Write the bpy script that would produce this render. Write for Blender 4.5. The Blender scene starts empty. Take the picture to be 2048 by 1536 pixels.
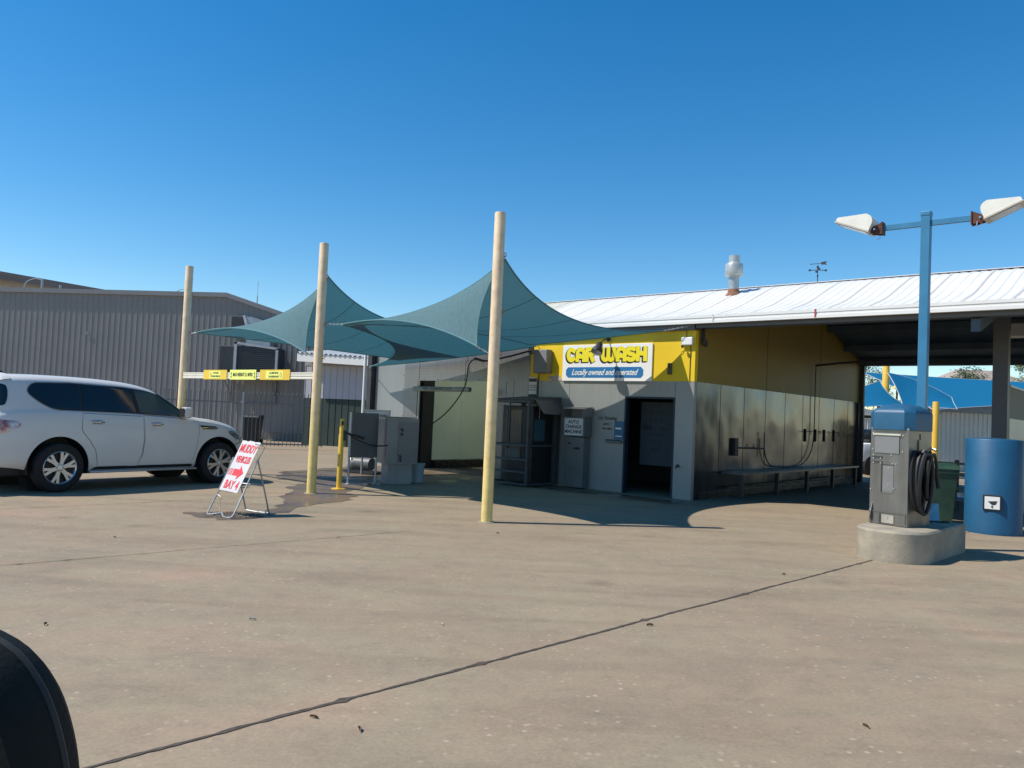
import bpy, bmesh, math, random
from math import sin, cos, pi, radians
from mathutils import Vector, Matrix, Euler
random.seed(7)
scene = bpy.context.scene
col = scene.collection

# ---------------------------------------------------------------- camera
CAM_PITCH, CAM_ROLL = 0.0391, 0.0442
cd = bpy.data.cameras.new('camera'); cam = bpy.data.objects.new('camera', cd); col.objects.link(cam)
cd.sensor_width = 36.0; cd.lens = 27.63; cd.clip_start = 0.05; cd.clip_end = 3000
_c, _s = cos(CAM_PITCH), sin(CAM_PITCH); _cr, _sr = cos(CAM_ROLL), sin(CAM_ROLL)
_r0, _u0, _f = Vector((1, 0, 0)), Vector((0, -_s, _c)), Vector((0, _c, _s))
_R = _r0*_cr + _u0*_sr; _U = -_r0*_sr + _u0*_cr
M = Matrix((( _R.x, _U.x, -_f.x, 0), (_R.y, _U.y, -_f.y, 0), (_R.z, _U.z, -_f.z, 1.6), (0, 0, 0, 1)))
cam.matrix_world = M
scene.camera = cam

# ---------------------------------------------------------------- sky, sun, exposure
SUN_EL, SUN_AZ = radians(52.0), radians(8.0)          # shadows fall towards +X, a little +Y
wd = bpy.data.worlds.new("World"); scene.world = wd; wd.use_nodes = True
nt = wd.node_tree; nt.nodes.clear()
sky = nt.nodes.new('ShaderNodeTexSky'); sky.sky_type = 'NISHITA'; sky.sun_disc = False
sky.sun_elevation = SUN_EL; sky.sun_rotation = radians(262.0)
sky.air_density = 1.0; sky.dust_density = 0.05; sky.ozone_density = 2.0; sky.altitude = 200
bg = nt.nodes.new('ShaderNodeBackground'); bg.inputs['Strength'].default_value = 0.136
wo = nt.nodes.new('ShaderNodeOutputWorld')
hsv = nt.nodes.new('ShaderNodeHueSaturation'); hsv.inputs['Hue'].default_value = 0.497; hsv.inputs['Saturation'].default_value = 1.42; hsv.inputs['Value'].default_value = 1.0
nt.links.new(sky.outputs[0], hsv.inputs['Color']); nt.links.new(hsv.outputs[0], bg.inputs[0]); nt.links.new(bg.outputs[0], wo.inputs[0])
sl = bpy.data.lights.new('sun', 'SUN'); sl.energy = 5.0; sl.angle = radians(0.5); sl.color = (1.0, 0.95, 0.86)
so = bpy.data.objects.new('sun', sl); col.objects.link(so)
ldir = Vector((cos(SUN_AZ)*cos(SUN_EL), sin(SUN_AZ)*cos(SUN_EL), -sin(SUN_EL)))
so.rotation_euler = ldir.to_track_quat('-Z', 'Y').to_euler(); so.location = (-30, -5, 40)
scene.view_settings.view_transform = 'Standard'; scene.view_settings.look = 'None'
scene.view_settings.exposure = 0.14; scene.view_settings.gamma = 1.0
scene.cycles.max_bounces = 8

# ---------------------------------------------------------------- materials
MATS = {}
def mat(name, c, rough=0.6, metal=0.0, var=0.12, scale=3.0, bump=0.0, bscale=40.0, spec=0.5, c2=None, stretch=None, detail=5):
    if name in MATS: return MATS[name]
    m = bpy.data.materials.new(name); m.use_nodes = True; n = m.node_tree; N = n.nodes; L = n.links
    b = N['Principled BSDF']; b.inputs['Roughness'].default_value = rough; b.inputs['Metallic'].default_value = metal
    b.inputs['Specular IOR Level'].default_value = spec
    tc = N.new('ShaderNodeTexCoord'); mp = N.new('ShaderNodeMapping'); L.new(tc.outputs['Object'], mp.inputs[0])
    if stretch: mp.inputs['Scale'].default_value = stretch
    no = N.new('ShaderNodeTexNoise'); no.inputs['Scale'].default_value = scale; no.inputs['Detail'].default_value = detail
    no.inputs['Roughness'].default_value = 0.65
    L.new(mp.outputs[0], no.inputs[0])
    cr = N.new('ShaderNodeValToRGB'); cr.color_ramp.elements[0].position = 0.32; cr.color_ramp.elements[1].position = 0.68
    d = c2 if c2 else tuple(x*(1-2*var) for x in c)
    cr.color_ramp.elements[0].color = (*d, 1); cr.color_ramp.elements[1].color = (*c, 1)
    L.new(no.outputs[0], cr.inputs[0]); L.new(cr.outputs[0], b.inputs['Base Color'])
    mr = N.new('ShaderNodeMapRange'); mr.inputs['To Min'].default_value = max(0.02, rough-0.08); mr.inputs['To Max'].default_value = min(1, rough+0.12)
    L.new(no.outputs[0], mr.inputs[0]); L.new(mr.outputs[0], b.inputs['Roughness'])
    if bump:
        n2 = N.new('ShaderNodeTexNoise'); n2.inputs['Scale'].default_value = bscale; n2.inputs['Detail'].default_value = 4
        L.new(mp.outputs[0], n2.inputs[0])
        bp = N.new('ShaderNodeBump'); bp.inputs['Strength'].default_value = bump; bp.inputs['Distance'].default_value = 0.01
        L.new(n2.outputs[0], bp.inputs['Height']); L.new(bp.outputs[0], b.inputs['Normal'])
    MATS[name] = m; return m

def concrete_mat(name, wet=False):
    m = bpy.data.materials.new(name); m.use_nodes = True; n = m.node_tree; N = n.nodes; L = n.links
    b = N['Principled BSDF']
    tc = N.new('ShaderNodeTexCoord')
    def noise(scale, detail=6, rough=0.6, mapscale=None, rot=0, dist=0.0):
        no = N.new('ShaderNodeTexNoise'); no.inputs['Scale'].default_value = scale; no.inputs['Detail'].default_value = detail
        no.inputs['Roughness'].default_value = rough; no.inputs['Distortion'].default_value = dist
        mp = N.new('ShaderNodeMapping'); L.new(tc.outputs['Object'], mp.inputs[0])
        mp.inputs['Rotation'].default_value = (0, 0, rot)
        if mapscale: mp.inputs['Scale'].default_value = mapscale
        L.new(mp.outputs[0], no.inputs[0]); return no
    def ramp(src, stops):
        r = N.new('ShaderNodeValToRGB'); e = r.color_ramp.elements
        e[0].position, e[0].color = stops[0][0], (*stops[0][1], 1)
        e[1].position, e[1].color = stops[-1][0], (*stops[-1][1], 1)
        for p, c in stops[1:-1]:
            x = e.new(p); x.color = (*c, 1)
        L.new(src, r.inputs[0]); return r
    def mix(a, bb, f, mode='MIX'):
        x = N.new('ShaderNodeMix'); x.data_type = 'RGBA'; x.blend_type = mode
        if isinstance(f, float): x.inputs[0].default_value = f
        else: L.new(f, x.inputs[0])
        L.new(a, x.inputs[6]); L.new(bb, x.inputs[7]); return x.outputs[2]
    big = ramp(noise(0.22, 5, 0.6, (1, 1.8, 1), 0.75, 1.0).outputs[0],
               [(0.28, (0.240, 0.200, 0.142)), (0.42, (0.295, 0.224, 0.153)), (0.55, (0.300, 0.242, 0.163)), (0.72, (0.348, 0.238, 0.168))])
    mid = ramp(noise(0.9, 8, 0.70, (1, 1.4, 1), 0.8, 0.4).outputs[0], [(0.28, (0.86, 0.865, 0.88)), (0.5, (1, 1, 1)), (0.75, (1.06, 1.055, 1.04))])
    fine = ramp(noise(38, 6, 0.7).outputs[0], [(0.3, (0.84, 0.84, 0.84)), (0.7, (1.12, 1.12, 1.12))])
    c = mix(big.outputs[0], mid.outputs[0], 1.0, 'MULTIPLY'); c = mix(c, fine.outputs[0], 1.0, 'MULTIPLY')
    # tyre scuffs: long soft dark streaks
    st = ramp(noise(1.4, 3, 0.5, (0.22, 1.6, 1), -0.72, 0.3).outputs[0], [(0.34, (0.87, 0.87, 0.87)), (0.52, (1, 1, 1))])
    c = mix(c, st.outputs[0], 0.9, 'MULTIPLY')
    # oil drips and older soft stains, small mottling
    vs_ = N.new('ShaderNodeTexVoronoi'); vs_.inputs['Scale'].default_value = 0.85
    wn = noise(3.0, 4, 0.6); mpv = N.new('ShaderNodeMix'); mpv.data_type = 'RGBA'; mpv.inputs[0].default_value = 0.12
    L.new(tc.outputs['Object'], mpv.inputs[6]); L.new(wn.outputs['Color'], mpv.inputs[7]); L.new(mpv.outputs[2], vs_.inputs[0])
    sp = ramp(vs_.outputs['Distance'], [(0.03, (0.70, 0.69, 0.69)), (0.16, (1, 1, 1))])
    c = mix(c, sp.outputs[0], 0.8, 'MULTIPLY')
    mo = ramp(noise(5.5, 8, 0.75).outputs[0], [(0.34, (0.88, 0.88, 0.89)), (0.5, (1, 1, 1)), (0.7, (1.06, 1.05, 1.03))])
    c = mix(c, mo.outputs[0], 1.0, 'MULTIPLY')
    # pale exposed-stone flecks
    vo = N.new('ShaderNodeTexVoronoi'); vo.inputs['Scale'].default_value = 13; vo.inputs['Randomness'].default_value = 1.0
    L.new(tc.outputs['Object'], vo.inputs[0])
    fl = ramp(vo.outputs['Distance'], [(0.10, (1, 1, 1)), (0.24, (0, 0, 0))])
    msk = ramp(noise(1.2, 3, 0.6).outputs[0], [(0.36, (0, 0, 0)), (0.58, (1, 1, 1))])
    rnd = ramp(vo.outputs['Color'], [(0.35, (0, 0, 0)), (0.62, (1, 1, 1))])
    mm = N.new('ShaderNodeMath'); mm.operation = 'MULTIPLY'; L.new(fl.outputs[0], mm.inputs[0]); L.new(msk.outputs[0], mm.inputs[1])
    m2 = N.new('ShaderNodeMath'); m2.operation = 'MULTIPLY'; L.new(mm.outputs[0], m2.inputs[0]); L.new(rnd.outputs[0], m2.inputs[1])
    m3 = N.new('ShaderNodeMath'); m3.operation = 'MULTIPLY'; m3.inputs[1].default_value = 0.36; L.new(m2.outputs[0], m3.inputs[0])
    rgb = N.new('ShaderNodeRGB'); rgb.outputs[0].default_value = (0.66, 0.54, 0.42, 1)
    c = mix(c, rgb.outputs[0], m3.outputs[0])
    if wet:
        dk = N.new('ShaderNodeRGB'); dk.outputs[0].default_value = (0.50, 0.46, 0.42, 1)
        c = mix(c, dk.outputs[0], 1.0, 'MULTIPLY')
    L.new(c, b.inputs['Base Color'])
    if wet:
        wr = ramp(noise(1.3, 5, 0.6).outputs[0], [(0.38, (0.16, 0.16, 0.16)), (0.55, (0.6, 0.6, 0.6))])
        L.new(wr.outputs[0], b.inputs['Roughness'])
    else:
        rr = ramp(noise(0.9, 5, 0.6).outputs[0], [(0.3, (0.62, 0.62, 0.62)), (0.7, (0.9, 0.9, 0.9))])
        L.new(rr.outputs[0], b.inputs['Roughness'])
    b.inputs['Specular IOR Level'].default_value = 0.5 if wet else 0.3
    bn = noise(60, 6, 0.7); bp = N.new('ShaderNodeBump'); bp.inputs['Strength'].default_value = 0.12 if wet else 0.35; bp.inputs['Distance'].default_value = 0.006
    L.new(bn.outputs[0], bp.inputs['Height']); L.new(bp.outputs[0], b.inputs['Normal'])
    MATS[name] = m; return m

def sail_mat(name, dif, trn):
    m = bpy.data.materials.new(name); m.use_nodes = True; n = m.node_tree; N = n.nodes; L = n.links
    N.remove(N['Principled BSDF']); out = N['Material Output']
    tc = N.new('ShaderNodeTexCoord'); mp = N.new('ShaderNodeMapping'); mp.inputs['Scale'].default_value = (14, 14, 1.2); L.new(tc.outputs['Object'], mp.inputs[0])
    no = N.new('ShaderNodeTexNoise'); no.inputs['Scale'].default_value = 2.0; no.inputs['Detail'].default_value = 5; L.new(mp.outputs[0], no.inputs[0])
    def r(c):
        x = N.new('ShaderNodeValToRGB'); x.color_ramp.elements[0].position = .3; x.color_ramp.elements[1].position = .7
        x.color_ramp.elements[0].color = (*[v*.90 for v in c], 1); x.color_ramp.elements[1].color = (*[v*1.08 for v in c], 1)
        L.new(no.outputs[0], x.inputs[0]); return x
    d = N.new('ShaderNodeBsdfDiffuse'); t = N.new('ShaderNodeBsdfTranslucent'); a = N.new('ShaderNodeAddShader')
    L.new(r(dif).outputs[0], d.inputs[0]); L.new(r(trn).outputs[0], t.inputs[0])
    L.new(d.outputs[0], a.inputs[0]); L.new(t.outputs[0], a.inputs[1]); L.new(a.outputs[0], out.inputs[0])
    MATS[name] = m; return m

def steel_mat(name, c, rough, metal, wave=0.35, wscale=1.2, tread=False, streak=0.25):
    m = bpy.data.materials.new(name); m.use_nodes = True; n = m.node_tree; N = n.nodes; L = n.links
    b = N['Principled BSDF']; b.inputs['Metallic'].default_value = metal
    tc = N.new('ShaderNodeTexCoord')
    mp = N.new('ShaderNodeMapping'); mp.inputs['Scale'].default_value = (5, 5, 0.5); L.new(tc.outputs['Object'], mp.inputs[0])
    no = N.new('ShaderNodeTexNoise'); no.inputs['Scale'].default_value = 2.0; no.inputs['Detail'].default_value = 7; no.inputs['Roughness'].default_value = .65
    L.new(mp.outputs[0], no.inputs[0])
    cr = N.new('ShaderNodeValToRGB'); cr.color_ramp.elements[0].position = .3; cr.color_ramp.elements[1].position = .7
    cr.color_ramp.elements[0].color = (*[x*(1-streak) for x in c], 1); cr.color_ramp.elements[1].color = (*c, 1)
    L.new(no.outputs[0], cr.inputs[0]); L.new(cr.outputs[0], b.inputs['Base Color'])
    mr = N.new('ShaderNodeMapRange'); mr.inputs['To Min'].default_value = rough*.75; mr.inputs['To Max'].default_value = rough*1.3
    L.new(no.outputs[0], mr.inputs[0]); L.new(mr.outputs[0], b.inputs['Roughness'])
    w = N.new('ShaderNodeTexNoise'); w.inputs['Scale'].default_value = wscale; w.inputs['Detail'].default_value = 1.5; L.new(tc.outputs['Object'], w.inputs[0])
    bp = N.new('ShaderNodeBump'); bp.inputs['Strength'].default_value = wave; bp.inputs['Distance'].default_value = 0.05
    L.new(w.outputs[0], bp.inputs['Height'])
    last = bp
    if tread:     # raised lozenge pattern of chequer plate
        sx = N.new('ShaderNodeSeparateXYZ'); L.new(tc.outputs['Object'], sx.inputs[0])
        def mth(op, a, bb=None):
            x = N.new('ShaderNodeMath'); x.operation = op
            for i, q in enumerate((a, bb)):
                if q is None: continue
                if isinstance(q, (int, float)): x.inputs[i].default_value = q
                else: L.new(q, x.inputs[i])
            return x.outputs[0]
        s1 = mth('SINE', mth('MULTIPLY', sx.outputs[0], 74))
        s2 = mth('SINE', mth('MULTIPLY', sx.outputs[2], 74))
        pr = mth('GREATER_THAN', mth('MULTIPLY', s1, s2), 0.12)
        b2 = N.new('ShaderNodeBump'); b2.inputs['Strength'].default_value = 1.0; b2.inputs['Distance'].default_value = 0.012
        mc = N.new('ShaderNodeMix'); mc.data_type = 'RGBA'; mc.inputs[7].default_value = (c[0]*1.25, c[1]*1.25, c[2]*1.25, 1)
        L.new(pr, mc.inputs[0]); L.new(cr.outputs[0], mc.inputs[6]); L.new(mc.outputs[2], b.inputs['Base Color'])
        L.new(pr, b2.inputs['Height']); L.new(bp.outputs[0], b2.inputs['Normal']); last = b2
    L.new(last.outputs[0], b.inputs['Normal'])
    MATS[name] = m; return m

def glass_dark(name, c=(0.012, 0.016, 0.02), rough=0.04):
    m = mat(name, c, rough, 0.0, 0.05, 2.0); m.node_tree.nodes['Principled BSDF'].inputs['Specular IOR Level'].default_value = 0.6
    return m

# ---------------------------------------------------------------- mesh helpers
class MB:
    def __init__(s): s.v = []; s.f = []
    def add(s, vs, fs):
        o = len(s.v); s.v += [tuple(p) for p in vs]; s.f += [tuple(i+o for i in f) for f in fs]; return s
    def box(s, x0, x1, y0, y1, z0, z1, mtx=None):
        vs = [Vector((x, y, z)) for z in (z0, z1) for (x, y) in ((x0, y0), (x1, y0), (x1, y1), (x0, y1))]
        if mtx: vs = [mtx @ p for p in vs]
        return s.add(vs, [(3, 2, 1, 0), (4, 5, 6, 7), (0, 1, 5, 4), (1, 2, 6, 5), (2, 3, 7, 6), (3, 0, 4, 7)])
    def bbox(s, x0, x1, y0, y1, z0, z1, r=0.01, mtx=None):   # bevelled box
        bm = bmesh.new(); bmesh.ops.create_cube(bm, size=1)
        for p in bm.verts:
            p.co = Vector(((x0+x1)/2+p.co.x*(x1-x0), (y0+y1)/2+p.co.y*(y1-y0), (z0+z1)/2+p.co.z*(z1-z0)))
        bmesh.ops.bevel(bm, geom=bm.edges[:], offset=r, segments=2, affect='EDGES', profile=0.5)
        bm.verts.index_update()
        vs = [(mtx @ p.co) if mtx else p.co.copy() for p in bm.verts]; fs = [[q.index for q in f.verts] for f in bm.faces]
        bm.free(); return s.add(vs, fs)
    def prism(s, poly, a, b, axis='z', mtx=None):   # polygon extruded along an axis from a to b
        def P(p, h):
            q = {'z': (p[0], p[1], h), 'y': (p[0], h, p[1]), 'x': (h, p[0], p[1])}[axis]
            return mtx @ Vector(q) if mtx else Vector(q)
        n = len(poly)
        return s.add([P(p, a) for p in poly]+[P(p, b) for p in poly],
                     [tuple(range(n))[::-1], tuple(range(n, 2*n))]+[(i, (i+1) % n, n+(i+1) % n, n+i) for i in range(n)])
    def cyl(s, p0, p1, r0, r1=None, n=16, cap=True):
        r1 = r0 if r1 is None else r1
        p0, p1 = Vector(p0), Vector(p1); d = (p1-p0).normalized()
        a = d.orthogonal().normalized(); b = d.cross(a)
        vs = [p0+(a*cos(2*pi*i/n)+b*sin(2*pi*i/n))*r0 for i in range(n)]+[p1+(a*cos(2*pi*i/n)+b*sin(2*pi*i/n))*r1 for i in range(n)]
        fs = [(i, (i+1) % n, n+(i+1) % n, n+i) for i in range(n)]
        if cap: fs += [tuple(range(n))[::-1], tuple(range(n, 2*n))]
        return s.add(vs, fs)
    def tube(s, pts, r, n=8, closed=False):
        pts = [Vector(p) for p in pts]; m = len(pts); rings = []
        prev = None
        for i, p in enumerate(pts):
            if closed: d = pts[(i+1) % m]-pts[i-1]
            else: d = pts[min(i+1, m-1)]-pts[max(i-1, 0)]
            d.normalize()
            if prev is None: a = d.orthogonal().normalized()
            else:
                a = prev-d*prev.dot(d)
                a = a.normalized() if a.length > 1e-6 else d.orthogonal().normalized()
            prev = a; b = d.cross(a)
            rings.append([p+(a*cos(2*pi*k/n)+b*sin(2*pi*k/n))*r for k in range(n)])
        vs = [q for rg in rings for q in rg]; fs = []
        for i in range(m if closed else m-1):
            j = (i+1) % m
            for k in range(n): fs.append((i*n+k, i*n+(k+1) % n, j*n+(k+1) % n, j*n+k))
        if not closed: fs += [tuple(range(n))[::-1], tuple((m-1)*n+k for k in range(n))]
        return s.add(vs, fs)
    def lathe(s, prof, n=32, c=(0, 0, 0), mtx=None, cap=True):
        vs = []
        for r, z in prof:
            for k in range(n):
                p = Vector((c[0]+r*cos(2*pi*k/n), c[1]+r*sin(2*pi*k/n), c[2]+z)); vs.append(mtx @ p if mtx else p)
        fs = []
        for i in range(len(prof)-1):
            for k in range(n): fs.append((i*n+k, i*n+(k+1) % n, (i+1)*n+(k+1) % n, (i+1)*n+k))
        if cap:
            fs.append(tuple(range(n))[::-1]); fs.append(tuple((len(prof)-1)*n+k for k in range(n)))
        return s.add(vs, fs)
    def grid(s, fn, nu, nv):
        vs = [Vector(fn(i/nu, j/nv)) for j in range(nv+1) for i in range(nu+1)]
        fs = [(j*(nu+1)+i, j*(nu+1)+i+1, (j+1)*(nu+1)+i+1, (j+1)*(nu+1)+i) for j in range(nv) for i in range(nu)]
        return s.add(vs, fs)
    def poly(s, pts): return s.add(pts, [tuple(range(len(pts)))])
    def build(s, name, m, parent=None, smooth=False, loc=None, rotz=0, sharp=40):
        me = bpy.data.meshes.new(name); me.from_pydata([tuple(p) for p in s.v], [], s.f); me.validate(); me.update()
        o = bpy.data.objects.new(name, me); col.objects.link(o)
        if m: me.materials.append(m)
        if smooth:
            me.shade_smooth() if hasattr(me, 'shade_smooth') else None
            try: me.set_sharp_from_angle(angle=radians(sharp))
            except Exception: pass
        if parent: o.parent = parent
        if loc: o.location = loc
        if rotz: o.rotation_euler = (0, 0, rotz)
        return o

def tag(o, label=None, cat=None, group=None, kind=None):
    if label: o['label'] = label
    if cat: o['category'] = cat
    if group: o['group'] = group
    if kind: o['kind'] = kind
    return o
def thing(name, loc, label, cat, group=None, rotz=0):
    o = bpy.data.objects.new(name, None); col.objects.link(o); o.empty_display_size = .2
    o.location = loc; o.rotation_euler = (0, 0, rotz); return tag(o, label, cat, group)
def copy_tree(o, parent=None):
    c = o.copy(); col.objects.link(c)
    if parent: c.parent = parent
    for ch in list(o.children): copy_tree(ch, c)
    return c
def text_mesh(body, size, m, parent, pos, right, up, name='lettering', bold=0.0, shear=0.0, sx=1.0, align='CENTER', ext=0.0015, space=1.0):
    cu = bpy.data.curves.new(name, 'FONT'); cu.body = body; cu.size = size; cu.offset = bold; cu.shear = shear
    cu.align_x = align; cu.align_y = 'CENTER'; cu.extrude = ext; cu.space_character = space
    tmp = bpy.data.objects.new(name+'_tmp', cu); col.objects.link(tmp)
    bpy.context.view_layer.update()
    me = bpy.data.meshes.new_from_object(tmp.evaluated_get(bpy.context.evaluated_depsgraph_get()))
    bpy.data.objects.remove(tmp); bpy.data.curves.remove(cu)
    right = Vector(right).normalized(); up = Vector(up).normalized(); nrm = right.cross(up)
    mt = Matrix(((right.x*sx, up.x, nrm.x, pos[0]), (right.y*sx, up.y, nrm.y, pos[1]), (right.z*sx, up.z, nrm.z, pos[2]), (0, 0, 0, 1)))
    me.transform(mt); me.name = name
    o = bpy.data.objects.new(name, me); col.objects.link(o); me.materials.clear(); me.materials.append(m); o.parent = parent
    return o

# palette
CONC = concrete_mat('concrete'); WET = concrete_mat('wet_concrete', True)
JOINT = mat('joint_filler', (0.10, 0.078, 0.06), .9, 0, .3, 20)
POSTP = None
WHITE = mat('white_paint', (0.80, 0.79, 0.76), .45, 0, .05, 2)
SIGNW = mat('sign_white', (0.66, 0.62, 0.61), .4, 0, .05, 2)
YEL = mat('yellow_paint', (0.82, 0.55, 0.01), .55, 0, .05, 1.2)
SKYL = sail_mat('added_skylight_sheet', (0.50, 0.50, 0.45), (0.45, 0.48, 0.40))
LTR_Y = mat('letter_yellow', (0.86, 0.72, 0.015), .5, 0, .02, 3)
BLACK = mat('black_paint', (0.015, 0.015, 0.016), .5, 0, .1, 3)
RED = mat('sign_red', (0.72, 0.02, 0.035), .5, 0, .05, 3)
SBLUE = mat('sign_blue', (0.012, 0.17, 0.42), .45, 0, .05, 3)
BLUEP = mat('blue_paint', (0.035, 0.20, 0.36), .45, 0, .10, 2.5, .08, 30)
BLUEC = mat('blue_tank_paint', (0.008, 0.095, 0.20), .5, 0, .18, 2.0, .12, 18, c2=(0.007, 0.07, 0.15))
STEEL = steel_mat('stainless_steel', (0.25, 0.235, 0.215), .32, .7, .35, 2.2, streak=.3)
WALLS = steel_mat('stainless_wall', (0.31, 0.315, 0.305), .42, .3, .5, .8, streak=.12)
BAYS = steel_mat('bay_shaded_steel', (0.105, 0.115, 0.125), .20, .8, 1.0, .8, streak=.3)  # wall steel with the shade under the roof put into its colour
TREAD = steel_mat('chequer_plate', (0.22, 0.22, 0.22), .32, .5, .2, 1.2, tread=True)
GALV = steel_mat('galvanised_steel', (0.42, 0.43, 0.43), .45, .6, .1, 2)
CAGE = mat('cage_paint', (0.085, 0.10, 0.11), .5, .3, .2, 6)
MESHD = mat('dark_grille', (0.012, 0.016, 0.018), .6, 0, .2, 8)
DARKM = mat('dark_metal', (0.035, 0.037, 0.04), .5, .2, .2, 5)
RUBBER = mat('rubber', (0.012, 0.012, 0.013), .5, 0, .15, 6, .1, 60)
TYRE = mat('tyre_rubber', (0.011, 0.011, 0.012), .75, 0, .2, 10, .3, 60)
ROOFW = mat('roof_white', (0.77, 0.75, 0.71), .4, 0, .04, .8)
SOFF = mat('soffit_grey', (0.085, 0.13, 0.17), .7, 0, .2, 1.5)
RUST = mat('rusty_brown', (0.16, 0.065, 0.04), .8, .1, .35, 8, .3, 30)
WALLG = mat('warehouse_cladding', (0.255, 0.235, 0.225), .5, 0, .08, .5)
TRIMG = mat('warehouse_trim', (0.26, 0.25, 0.25), .5, 0, .06, 1)
SHEDU = mat('shed_grey_cladding', (0.42, 0.40, 0.43), .5, 0, .06, .6)
SHEDG = mat('shed_green_cladding', (0.030, 0.048, 0.038), .6, 0, .15, 1)
FENCEM = mat('fence_grey', (0.17, 0.175, 0.18), .5, .1, .1, 4)
BINB = mat('bin_black', (0.02, 0.022, 0.024), .55, 0, .2, 3)
BING = mat('bin_green', (0.02, 0.065, 0.04), .5, 0, .25, 3)
ISLC = mat('island_concrete', (0.40, 0.34, 0.25), .85, 0, .16, 3.5, .35, 45, c2=(0.24, 0.21, 0.165))
TEAL = sail_mat('teal_shadecloth', (0.10, 0.165, 0.18), (0.012, 0.055, 0.075))
HEM = mat('sail_hem', (0.10, 0.24, 0.27), .8, 0, .1, 4)
SAILB = sail_mat('blue_shadecloth', (0.012, 0.13, 0.26), (0.004, 0.05, 0.10))
CHAINM = mat('chain_metal', (0.6, 0.6, 0.6), .3, .8, .1, 6)
CREAM = mat('cream_bar', (0.78, 0.73, 0.60), .5, 0, .05, 4)
ORANGE = mat('orange_ring', (0.5, 0.16, 0.05), .6, 0, .1, 4)
PLATE_G = mat('grey_plastic', (0.35, 0.35, 0.36), .5, 0, .1, 4)
BARK = mat('bark', (0.10, 0.075, 0.05), .9, 0, .3, 10, .5, 20)
LEAFD = mat('leaf_dark', (0.045, 0.085, 0.022), .7, 0, .35, 1.3)
LEAFL = mat('leaf_light', (0.12, 0.17, 0.05), .7, 0, .35, 1.3)

# cream post paint that is a deeper yellow on its lower part
def post_mat():
    m = bpy.data.materials.new('post_paint'); m.use_nodes = True; n = m.node_tree; N = n.nodes; L = n.links
    b = N['Principled BSDF']; b.inputs['Roughness'].default_value = .5
    tc = N.new('ShaderNodeTexCoord'); sx = N.new('ShaderNodeSeparateXYZ'); L.new(tc.outputs['Object'], sx.inputs[0])
    no = N.new('ShaderNodeTexNoise'); no.inputs['Scale'].default_value = 3; no.inputs['Detail'].default_value = 6; L.new(tc.outputs['Object'], no.inputs[0])
    ad = N.new('ShaderNodeMath'); ad.operation = 'MULTIPLY_ADD'; ad.inputs[1].default_value = .6; L.new(no.outputs[0], ad.inputs[0]); L.new(sx.outputs[2], ad.inputs[2])
    mr = N.new('ShaderNodeMapRange'); mr.inputs['From Min'].default_value = 1.0; mr.inputs['From Max'].default_value = 2.6; L.new(ad.outputs[0], mr.inputs[0])
    cr = N.new('ShaderNodeValToRGB'); cr.color_ramp.elements[0].color = (0.82, 0.62, 0.23, 1); cr.color_ramp.elements[1].color = (0.80, 0.60, 0.38, 1)
    L.new(mr.outputs[0], cr.inputs[0])
    n2 = N.new('ShaderNodeTexNoise'); n2.inputs['Scale'].default_value = 9; n2.inputs['Detail'].default_value = 7
    L.new(tc.outputs['Object'], n2.inputs[0])
    r2 = N.new('ShaderNodeValToRGB'); r2.color_ramp.elements[0].position = .3; r2.color_ramp.elements[1].position = .6
    r2.color_ramp.elements[0].color = (.82, .8, .78, 1); r2.color_ramp.elements[1].color = (1, 1, 1, 1); L.new(n2.outputs[0], r2.inputs[0])
    mx = N.new('ShaderNodeMix'); mx.data_type = 'RGBA'; mx.blend_type = 'MULTIPLY'; mx.inputs[0].default_value = 1
    L.new(cr.outputs[0], mx.inputs[6]); L.new(r2.outputs[0], mx.inputs[7]); L.new(mx.outputs[2], b.inputs['Base Color'])
    return m
POSTP = post_mat()
YPOST = mat('yellow_post', (0.80, 0.50, 0.06), .5, 0, .08, 4)

# car wash building frame: local x runs along its front (to the right), local y into the building
BC = Vector((3.775, 16.252, 0)); BA = 0.7098
BU = Vector((cos(BA), -sin(BA), 0)); BV = Vector((sin(BA), cos(BA), 0))
def W(t, s, z=0.0): return BC + BU*t + BV*s + Vector((0, 0, z))

# ================================================================= GROUND
def ground():
    b = MB(); b.grid(lambda u, v: ((u-.5)*900, -150+v*1100, 0), 12, 12)
    tag(b.build('ground', CONC), kind='structure')
    def joint(p0, p1, w, jag, name='paving_joint', seed=1, mt=JOINT, z=.004):
        rd = random.Random(seed); p0, p1 = Vector((*p0, z)), Vector((*p1, z)); d = (p1-p0); L = d.length; d.normalize(); nrm = Vector((-d.y, d.x, 0))
        n = max(8, int(L/.045)); a = []; c = []; off = 0
        for i in range(n+1):
            off = off*.9+rd.uniform(-.3, .3)*jag
            q = p0+d*(L*i/n)+nrm*off
            ww = w*rd.uniform(.55, 1.25)*(2.3 if rd.random() < .012 else 1)
            a.append(q+nrm*ww/2); c.append(q-nrm*ww/2)
        m_ = MB(); m_.add(a+c, [(i, i+n+1, i+n+2, i+1) for i in range(n)])
        tag(m_.build(name, mt), kind='structure')
    joint((-3.3, 1.9), (4.62, 9.86), .028, .012, seed=3)
    joint((-6.9, 5.2), (-1.2, 10.55), .010, .012, seed=5)
    joint((-9.0, 8.8), (-3.5, 14.2), .012, .010, seed=6)
    joint((-3.2, 14.9), (-6.9, 18.4), .02, .01, seed=9)
    joint((-7.2, 20.0), (-2.6, 17.6), .02, .01, seed=10)
    joint((6.6, 12.0), (9.6, 15.0), .014, .01, seed=11)
ground()

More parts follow.
